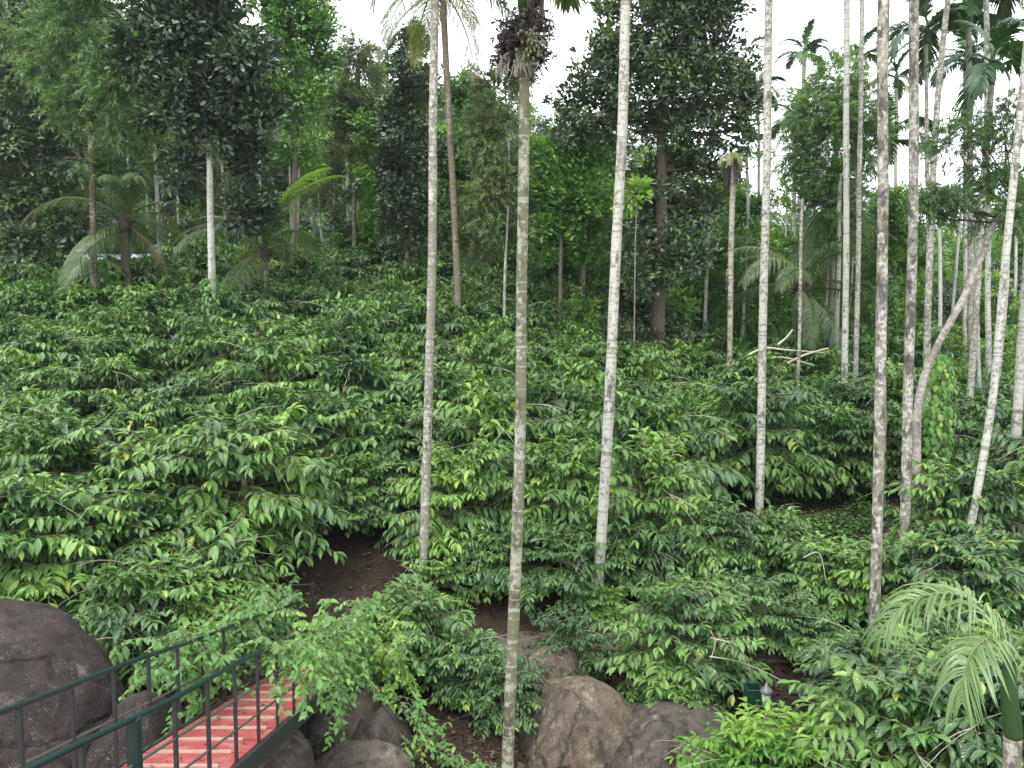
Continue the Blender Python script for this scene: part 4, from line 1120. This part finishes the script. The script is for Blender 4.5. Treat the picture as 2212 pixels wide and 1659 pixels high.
TP = {
 'broad1': proto_tree('t', 11, .2, rb(1, 9, 4.5, 10.5, 1.9, .9, 1.5), 'broad', .24, 1100, 'broad', 'grey_bark', 21),
 'broad2': proto_tree('t', 13, .22, rb(2, 11, 4, 12.5, 1.7, .8, 1.4), 'broad', .24, 1300, 'jack', 'dark_bark', 22),
 'lime1': proto_tree('t', 9, .15, rb(3, 8, 3, 8.5, 1.6, .8, 1.3), 'broad', .24, 850, 'lime', 'grey_bark', 23),
 'oak1': proto_tree('t', 14, .17, rb(4, 11, 5, 13.6, 1.3, .8, 1.3, 1.0), 'feather', .22, 900, 'olive', 'white_bark', 24),
 'oak2': proto_tree('t', 15, .18, rb(5, 11, 6, 14.4, 1.4, .8, 1.4, 1.0), 'feather', .22, 1000, 'feather', 'grey_bark', 25),
 'pole': proto_tree('t', 12, .10, rb(6, 4, 10, 11.8, .7, .5, .8), 'broad', .2, 130, 'lime', 'white_bark', 26),
 'shrub1': proto_tree('t', 3.6, .06, rb(7, 8, .8, 3.2, 1.2, .6, 1.0), 'broad', .17, 420, 'broad', 'twig', 27),
 'shrub2': proto_tree('t', 3.0, .06, rb(8, 7, .7, 2.7, 1.3, .6, .9), 'broad', .15, 380, 'lime', 'twig', 28),
 'shrub3': proto_tree('t', 4.5, .07, rb(9, 9, .9, 4.1, 1.2, .6, 1.0), 'broad', .2, 420, 'jack', 'twig', 29),
}
TNAME = {'broad1': ('leafy_tree', 'mid green leafy tree'), 'broad2': ('leafy_tree', 'dark green leafy tree'), 'lime1': ('leafy_tree', 'light green leafy tree'),
         'oak1': ('silver_oak', 'olive feathery tree'), 'oak2': ('silver_oak', 'grey green feathery tree'), 'pole': ('slim_tree', 'bare pale pole tree'),
         'shrub1': ('shrub', 'mid green shrub'), 'shrub2': ('shrub', 'light green shrub'), 'shrub3': ('shrub', 'dark green shrub')}
WOOD = []
def put_tree(key, X, Y, sc=1.0):
    a, b, H = TP[key]
    o = link(TNAME[key][0], None, None, (X, Y, ground(X, Y)-.05)); o.empty_display_size = .3
    o.rotation_euler = (R.gauss(0, .03), R.gauss(0, .03), R.uniform(0, 2*PI)); o.scale = (sc, sc, sc)
    link('trunk', a, o); link('crown', b, o)
    o['category'] = 'shrub' if key.startswith('shrub') else 'tree'
    o['group'] = 'shrubs at the edge of the wood' if key.startswith('shrub') else 'trees far back in the wood'
    WOOD.append((o, X, Y, key))

SKY_X = [-200, 600, 690, 740, 800, 900, 1000, 1060, 1180, 1260, 1560, 1660, 1700, 1900, 1960, 2030, 2100, 2300]
SKY_Y = [-100, -60, 60, 110, 140, 120, 160, 150, 170, 120, 200, 380, 360, 390, 430, 440, 400, 390]
def lim_h(X, Y):
    px = PX(X, Y); sy = interp(px, SKY_X, SKY_Y)
    return W(px, sy, Y).z-ground(X, Y)
for Y in (36.5, 40.5, 45, 50, 56, 63, 71, 80, 90):
    x = XofP(-160, Y)+R.uniform(0, 2)
    while x < XofP(2370, Y):
        yy = Y+R.uniform(-1.6, 1.6); px = PX(x, yy)
        keys = ['broad1', 'broad2', 'lime1', 'oak1', 'oak2', 'pole']
        wts = [3, 2.2, 1.2, 2.2, 2.2, 1.5]
        if px < 200: wts = [1, 5, 0, 1, 3, .5]
        elif px < 660: wts = [2, 3, 1.5, 2, 1.5, 1.5]
        elif px < 900: wts = [1, .4, 3, 5, 1, 2.5]
        elif px < 1650: wts = [4, 2, 2.2, .8, 1.5, 2]
        else: wts = [3, 1, 2.5, 1.5, 3, 3.5]
        key = R.choices(keys, wts)[0]
        mh = lim_h(x, yy); H = TP[key][2]
        h = min(mh*R.uniform(.6, 1.0), H*R.uniform(.8, 1.2))
        if h > 2.2 and not (yy < 39 and px < 1000 and R.random() < .6):
            put_tree(key, x, yy, h/H)
        x += R.uniform(2.2, 3.8)*(1+.012*(Y-36))
for Y in (33.5, 35.5, 38, 41, 44.5, 48.5):
    x = XofP(1120 if Y < 36 else -100, Y)
    while x < XofP(2350, Y):
        yy = Y+R.uniform(-.8, .8); px = PX(x, yy)
        if not (1690 < px < 1770 and yy < 36) and not (70 < px < 340 and yy < 45):
            key = R.choices(['shrub1', 'shrub2', 'shrub3'], [3, 1.5, 2.5] if px < 1700 else [3, 3, 1.2])[0]
            put_tree(key, x, yy, R.uniform(.75, 1.15)*(1.15 if px > 1100 else .85))
        x += R.uniform(1.8, 3.0)
# extra shrubs and poles in the nearer right-hand wood
for (px, Y, key, sc) in [(1480, 30.5, 'shrub3', .8), (1560, 32, 'shrub1', .9), (1400, 30, 'shrub3', .7), (1340, 30.5, 'shrub3', .75), (1240, 31, 'shrub1', .8), (1650, 33, 'shrub1', .8),
                         (2050, 29, 'shrub1', .9), (2120, 30, 'shrub2', 1.0), (2200, 28, 'shrub1', 1.0), (2260, 31, 'shrub2', 1.1), (2150, 34, 'lime1', .6), (1990, 32, 'shrub2', 1.1), (2080, 26, 'shrub1', .7), (2170, 24.5, 'shrub1', .7), (2240, 22, 'shrub2', .7)]:
    put_tree(key, XofP(px, Y), Y, sc)
for (px, Y, w_) in [(1600, 34, 9), (1498, 38, 6), (1780, 36, 9), (1812, 33, 12), (1905, 44, 7), (2030, 30, 10), (2062, 34, 8), (2140, 24, 9), (2155, 26, 10), (2200, 34, 8), (1205, 40, 6), (1222, 42, 5),
                    (348, 32, 10), (705, 42, 7), (760, 46, 8), (560, 40, 7), (640, 36, 11), (820, 44, 5), (1965, 38, 7), (2090, 40, 6)]:
    b = W(px, 600, Y); g = ground(b.x, Y)
    root = thing('bare_tree', None, 'tree', (b.x, Y, g), 0, 'slim bare trunks rising in the wood')
    t = Vector((b.x+R.uniform(-.5, .6), Y, g+min(lim_h(b.x, Y), R.uniform(8, 12))))
    palm_trunk([Vector((b.x, Y, g-.1)), Vector((b.x, Y, g)).lerp(t, .5)+Vector((R.uniform(-.15, .15), 0, 0)), t], w_/2*Y/F0, w_/2*Y/F0*.7, root, M[R.choice(['white_bark', 'areca_bark', 'areca_brown'])], ns=8, wig=.05)
    s = Soup(); e = t-Vector((b.x, Y, g)); fill_blobs(s, [(e.x, e.y, e.z, .6, .6, .5)], 30, .2, 'broad', R); s.obj('crown', M['broad'], root)
    WOOD.append((root, b.x, Y, 'bare'))
TNAME['bare'] = ('bare_tree', 'bare slim trunk')

# far wooded hillside: one mass nobody could count
def far_wood():
    s = Soup(); rr = random.Random(77)
    P, D, Nn, S = [], [], [], []
    for k in range(3000):
        Y = rr.uniform(98, 240); u = rr.uniform(-.75, .75); X = u*Y
        g = ground(X, Y); a = smooth(-.12, .25, u)
        if a > .9 and rr.random() < .6: continue
        h = rr.uniform(2, 7)
        for j in range(26):
            d = Vector((rr.gauss(0, 1), rr.gauss(0, 1), rr.gauss(0, 1))).normalized()
            P.append((X+d.x*2.6, Y+d.y*2.6, g+h+d.z*3)); D.append((rr.gauss(0, 1), rr.gauss(0, 1), rr.gauss(0, .5))); Nn.append((d.x, d.y, d.z+.6)); S.append(rr.uniform(.7, 1.5))
    s.add_inst(LEAF_B[0], LEAF_B[1], LEAF_B[2], P, D, Nn, S, Wd=1.6)
    o = s.obj('far_woodland', M['broad']); o['kind'] = 'stuff'
    tag(o, 'far off woodland covering the misty hillside behind', 'woodland')
far_wood()

# ---------------------------------------------------------------- ground litter, herbs
def litter():
    s = Soup(); rr = random.Random(8)
    P, D, Nn, S = [], [], [], []
    for k in range(26000):
        Y = 8+(rr.random()**1.5)*14; X = rr.uniform(-.75, .75)*Y
        onp = 12.4+.1*max(0, X-3) < Y < 13.9 and -3.9 < X < 9
        if onp and rr.random() < .55: continue
        P.append((X, Y, (.64+.03*mn.noise(Vector((X*2, 5, 0))) if onp else ground(X, Y))+rr.uniform(0, .025))); D.append((rr.gauss(0, 1), rr.gauss(0, 1), rr.gauss(0, .25))); Nn.append((rr.gauss(0, .4), rr.gauss(0, .4), 1)); S.append(rr.uniform(.05, .15))
    s.add_inst(LEAF_B[0], LEAF_B[1], LEAF_B[2], P, D, Nn, S)
    for k in range(70):
        Y = rr.uniform(5.5, 12.4)
        P.append((rr.uniform(-3.45, -2.55), Y, CAMZ-4.0+(Y-7.2)*-.25+.02)); D.append((rr.gauss(0, 1), rr.gauss(0, 1), -.2)); Nn.append((0, .25, 1)); S.append(rr.uniform(.04, .10))
    s.add_inst(LEAF_B[0], LEAF_B[1], LEAF_B[2], P[-70:], D[-70:], Nn[-70:], S[-70:])
    P, D, Nn, S = [], [], [], []
    for k in range(7000):
        Y = 8+(rr.random()**1.5)*12; X = rr.uniform(-.75, .75)*Y
        P.append((X, Y, ground(X, Y)+rr.uniform(0.01, .05))); D.append((rr.gauss(0, 1), rr.gauss(0, .6), rr.gauss(0, .15))); Nn.append((0, 0, 1)); S.append(rr.uniform(.15, .45))
    s.add_inst(LEAF_N[0], LEAF_N[1], LEAF_N[2], P, D, Nn, S, Wd=.25)
    o = s.obj('leaf_litter', M['litter']); o['kind'] = 'stuff'; tag(o, 'brown dead leaves and twigs littering the soil under the bushes', 'leaf litter')
    s = Soup(); P, D, Nn, S = [], [], [], []
    def patch(n, x0, x1, y0, y1, hmax=.3):
        for k in range(n):
            X, Y = rr.uniform(x0, x1), rr.uniform(y0, y1)
            if mn.noise(Vector((X*.8, Y*.8, 1))) < -.12: continue
            a = rr.uniform(0, 6.3)
            for j in range(3):
                P.append((X+rr.gauss(0, .04), Y+rr.gauss(0, .04), ground(X, Y)+rr.uniform(.03, hmax))); a += 2.1
                D.append((math.cos(a), math.sin(a), rr.uniform(-.3, .3))); Nn.append((rr.gauss(0, .3), rr.gauss(0, .3), 1)); S.append(rr.uniform(.05, .1))
    patch(7000, .5, 9.5, 16.6, 21.5); patch(5000, 6.5, 12, 11.5, 17); patch(1500, -4, .5, 17, 22); patch(2500, 3, 12, 21.5, 28)
    for k in range(60000):
        Y = rr.uniform(33, 96); X = rr.uniform(-.75, .75)*Y
        h = 1.0*max(0, mn.noise(Vector((X*.5, Y*.5, 4)))+.35)*rr.random()**.6+.03
        P.append((X, Y, ground(X, Y)+h)); D.append((rr.gauss(0, 1), rr.gauss(0, 1), rr.gauss(-.1, .5))); Nn.append((rr.gauss(0, .5), rr.gauss(0, .5)-.3, 1)); S.append(rr.uniform(.2, .42))
    s.add_inst(LEAF_V[0], LEAF_V[1], LEAF_V[2], P, D, Nn, S, Wd=1.5)
    o = s.obj('ground_cover', M['broad']); o['kind'] = 'stuff'; tag(o, 'low green herbs covering the soil between the coffee rows', 'ground cover')
litter()

# ---------------------------------------------------------------- creepers on the bridge
def creeper(label, starts, n, seed, leaf=.095, Lr=(.5, 1.3)):
    """starts: function(rr) -> (point, direction)"""
    rr = random.Random(seed); w = Soup(); s = Soup(); P, D, Nn, S = [], [], [], []
    o0 = None
    for k in range(n):
        p, d = starts(rr)
        if o0 is None: o0 = p.copy()
        L = rr.uniform(*Lr); m_ = int(L/.055); pts = [p.copy()]
        for j in range(m_):
            d = (d+Vector((rr.gauss(0, .22), rr.gauss(0, .22), rr.gauss(0, .2)-.13))).normalized()
            p = p+d*.055
            gz = ground(p.x, p.y)+.04
            if p.z < gz: p.z = gz; d.z = abs(d.z)*.2
            pts.append(p.copy())
            for q in range(2):
                a = rr.uniform(0, 2*PI)
                P.append(tuple(p-o0)); D.append((math.cos(a)+d.x*.3, math.sin(a)+d.y*.3, -rr.uniform(.1, .9))); Nn.append((rr.gauss(0, .35), rr.gauss(0, .35)-.3, 1)); S.append(leaf*rr.uniform(.6, 1.25))
        tube(w, [q-o0 for q in pts], .0045, 4, cap=False)
    root = thing('creeper', label, 'vine', tuple(o0), 0, None)
    w.obj('stem', M['twig'], root); s.add_inst(LEAF_V[0], LEAF_V[1], LEAF_V[2], P, D, Nn, S); s.obj('leaves', M['vine'], root)
zd = lambda y: CAMZ-4.0+(y-7.2)*-.25
def st_right(rr):
    y = 7.6+4.9*rr.random()**.62
    h = .95*rr.random()**.8 if y > 9 else .85
    return Vector((-2.5+rr.uniform(-.02, .28), y, zd(y)+h+rr.uniform(-.03, .12))), Vector((rr.uniform(-.1, .9), rr.uniform(-1, 1), rr.uniform(-.2, .35)))
creeper('bright leafy creeper heaped over the right railing of the footbridge', st_right, 190, 1, Lr=(.35, .95))
def st_left(rr):
    y = 8.1+4.4*rr.random()
    return Vector((-3.5+rr.uniform(-.25, .02), y, zd(y)+.98*rr.random()**.35)), Vector((rr.uniform(-.8, .35), rr.uniform(-1, 1), rr.uniform(.0, .45)))
creeper('light green creeper hanging along the left railing of the footbridge', st_left, 200, 2, Lr=(.35, .9))
def st_mass(rr):
    y = rr.uniform(10.6, 12.9); return Vector((-2.35+.75*rr.random(), y, CAMZ-4.35-.9*rr.random()**1.3)), Vector((rr.uniform(-.3, 1), rr.uniform(-1, .5), rr.uniform(-.1, .6)))
creeper('thick yellow green creeper mass spilling off the far end of the footbridge', st_mass, 130, 3, Lr=(.4, 1.0))
def st_low(rr):
    t = rr.random(); a = Vector((-1.75, 10.7, CAMZ-5.15)).lerp(Vector((-.55, 9.9, CAMZ-5.85)), t)
    return a+Vector((rr.gauss(0, .1), rr.gauss(0, .1), rr.uniform(0, .12))), Vector((rr.uniform(.2, 1), rr.uniform(-.8, .3), rr.uniform(-.5, .3)))
creeper('trailing creeper running down the soil right of the split rock', st_low, 42, 4, leaf=.085, Lr=(.3, .7))

# fallen pale branches, and crooked pale stems among the front bushes
def stick(pp, Y, r, label, name='fallen_branch', mat='pale_twig', cat='branch'):
    pts = [W(a[0], a[1], Y+(a[2] if len(a) > 2 else 0)) for a in pp[0]]
    root = thing(name, label, cat, tuple(pts[0]))
    for br in pp:
        P = [W(a[0], a[1], Y+(a[2] if len(a) > 2 else 0))-pts[0] for a in br]
        fine = []
        for i in range(len(P)-1):
            for k in range(4):
                u = k/4; p0, p1, p2, p3 = P[max(i-1, 0)], P[i], P[i+1], P[min(i+2, len(P)-1)]
                fine.append(.5*((2*p1)+(p2-p0)*u+(2*p0-5*p1+4*p2-p3)*u*u+(3*p1-p0-3*p2+p3)*u**3))
        fine.append(P[-1])
        s = Soup(); n = len(fine); tube(s, fine, [r*(1-.55*i/n) for i in range(n)], 7); s.obj('limb', M[mat], root)
stick([[(1612, 770), (1650, 752, .2), (1700, 756), (1780, 762, .4)], [(1625, 778), (1690, 772), (1760, 790)], [(1700, 785), (1740, 766), (1790, 752)], [(1680, 745), (1700, 728), (1712, 712)]], 27.0, .045,
      'pale fallen branches lying on bushes behind the slim white palm')
stick([[(1535, 1378), (1585, 1392), (1615, 1425), (1622, 1470)], [(1532, 1418), (1590, 1428), (1660, 1455), (1740, 1500)], [(1535, 1425), (1545, 1390), (1535, 1362)]], 11.2, .011,
      'crooked pale bare coffee stems arching out above the lantern lamp', 'dead_branch')
stick([[(1735, 1205, 0), (1770, 1195, 0), (1785, 1260, 0)]], 13.0, .009, 'thin bent pale twig on the bush left of the blotched trunk', 'dead_branch')
stick([[(1890, 1382), (1920, 1372), (1960, 1368)]], 10.6, .008, 'white curved twig at the foot of the blotched palm trunk', 'dead_branch')
stick([[(1800, 1560), (1850, 1600), (1880, 1650)], [(1850, 1600), (1900, 1640)]], 9.4, .009, 'pale dead twigs lying on the soil right of the bright shrub', 'fallen_branch')
stick([[(575, 1400), (583, 1345), (588, 1300), (594, 1220), (598, 1150)]], 14.6, .035, 'thin white lichened stem standing on the dark bank behind the footbridge', 'bare_tree', 'white_bark', 'tree')
stick([[(205, 1382), (245, 1378), (300, 1392)]], 11.0, .007, 'thin pale twig above the huge left boulder', 'dead_branch')

# ---------------------------------------------------------------- labels that single each plant out
ORD = ['first', 'second', 'third', 'fourth', 'fifth', 'sixth', 'seventh', 'eighth', 'ninth', 'tenth', 'eleventh', 'twelfth', 'thirteenth', 'fourteenth', 'fifteenth', 'sixteenth', 'seventeenth', 'eighteenth', 'nineteenth', 'twentieth']
LM = [(-1e9, 'left edge'), (458, 'white jackfruit trunk'), (925, 'leftmost pale palm'), (1120, 'ringed central palm'), (1310, 'white leaning palm'), (1648, 'slim white palm'), (1897, 'black blotched palm')]
def lm_of(px):
    c = LM[0]
    for l in LM:
        if px >= l[0]: c = l
    return c[1]
from collections import defaultdict
G_ = defaultdict(list)
for o, X, Y, row in BUSHES:
    G_[(row, lm_of(PX(X, Y)))].append((PX(X, Y), Y, o))
for (row, lm), lst in G_.items():
    lst.sort(key=lambda t: t[0])
    for i, (px, Y, o) in enumerate(lst):
        bright = any(ch.data is PR_BRIGHT[1] for ch in o.children)
        k = 'bright lime coffee bush' if bright else 'coffee bush'
        where = 'beside the path' if row == 0 else 'in row %s uphill' % ['', 'one', 'two', 'three', 'four', 'five', 'six', 'seven', 'eight', 'nine', 'ten', 'eleven', 'twelve'][row]
        o['label'] = '%s %s, %s rightward from the %s' % (k, where, ORD[i], lm)
G_ = defaultdict(list)
for o, X, Y, key in WOOD:
    band = 'nearest wood' if Y < 38 else 'near wood' if Y < 43 else 'middle wood' if Y < 53 else 'deep wood' if Y < 68 else 'farthest wood'
    G_[(key, band, lm_of(PX(X, Y)))].append((PX(X, Y), o))
for (key, band, lm), lst in G_.items():
    lst.sort(key=lambda t: t[0])
    for i, (px, o) in enumerate(lst):
        o['label'] = '%s in the %s, %s rightward from the %s' % (TNAME[key][1], band, ORD[i], lm)

# ---------------------------------------------------------------- light
world = bpy.data.worlds.new('World'); bpy.context.scene.world = world; world.use_nodes = True
nt = world.node_tree; N, L = nt.nodes, nt.links
N.clear()
sky = N.new('ShaderNodeTexSky'); sky.sky_type = 'NISHITA'; sky.sun_disc = False
SUN_EL, SUN_AZ = rad(62), rad(205)
sky.sun_elevation = SUN_EL; sky.sun_rotation = SUN_AZ
tc = N.new('ShaderNodeTexCoord')
nz = N.new('ShaderNodeTexNoise'); nz.inputs['Scale'].default_value = 2.2; nz.inputs['Detail'].default_value = 5
L.new(tc.outputs['Generated'], nz.inputs['Vector'])
cl = mixc(N, L, nz.outputs[0], (15.0, 15.6, 16.4), (19.0, 19.4, 19.8))
mixed = mixc(N, L, .93, sky.outputs[0], cl)
bg = N.new('ShaderNodeBackground'); bg.inputs[1].default_value = .1
L.new(mixed, bg.inputs[0])
wo = N.new('ShaderNodeOutputWorld'); L.new(bg.outputs[0], wo.inputs[0])
sun = bpy.data.lights.new('sun', 'SUN'); sun.energy = 1.5; sun.angle = rad(14); sun.color = (1, .97, .92)
so = bpy.data.objects.new('sun', sun); C.objects.link(so)
dirv = Vector((math.sin(SUN_AZ)*math.cos(SUN_EL), math.cos(SUN_AZ)*math.cos(SUN_EL), math.sin(SUN_EL)))
so.rotation_euler = (-dirv).to_track_quat('-Z', 'Y').to_euler()
so.location = (0, 0, 40)

hm, hnt, HN, HL = nodes_of('haze_air')
pv = HN.new('ShaderNodeVolumePrincipled'); pv.inputs['Color'].default_value = (.82, .90, 1, 1); pv.inputs['Density'].default_value = .0003; pv.inputs['Anisotropy'].default_value = .2
ho = HN.new('ShaderNodeOutputMaterial'); HL.new(pv.outputs[0], ho.inputs['Volume'])
s = Soup(); box(s, (0, 490, 65), (1010, 520, 82)); h = s.obj('haze', hm, None, False); h['kind'] = 'stuff'

cam = bpy.data.cameras.new('camera'); cam.sensor_width = 36; cam.lens = 36*F0/2212; cam.clip_end = 3000; cam.clip_start = .05
co = bpy.data.objects.new('camera', cam); C.objects.link(co)
co.location = (0, 0, CAMZ); co.rotation_euler = (rad(90)-PITCH, 0, 0)
sc = bpy.context.scene
sc.camera = co
sc.render.engine = 'CYCLES'
sc.view_settings.view_transform = 'Standard'; sc.view_settings.look = 'None'; sc.view_settings.gamma = 1
sc.view_settings.exposure = .8
cy = sc.cycles
cy.max_bounces = 5; cy.diffuse_bounces = 3; cy.glossy_bounces = 2; cy.transmission_bounces = 3; cy.transparent_max_bounces = 4
cy.caustics_reflective = False; cy.caustics_refractive = False
cy.use_denoising = True
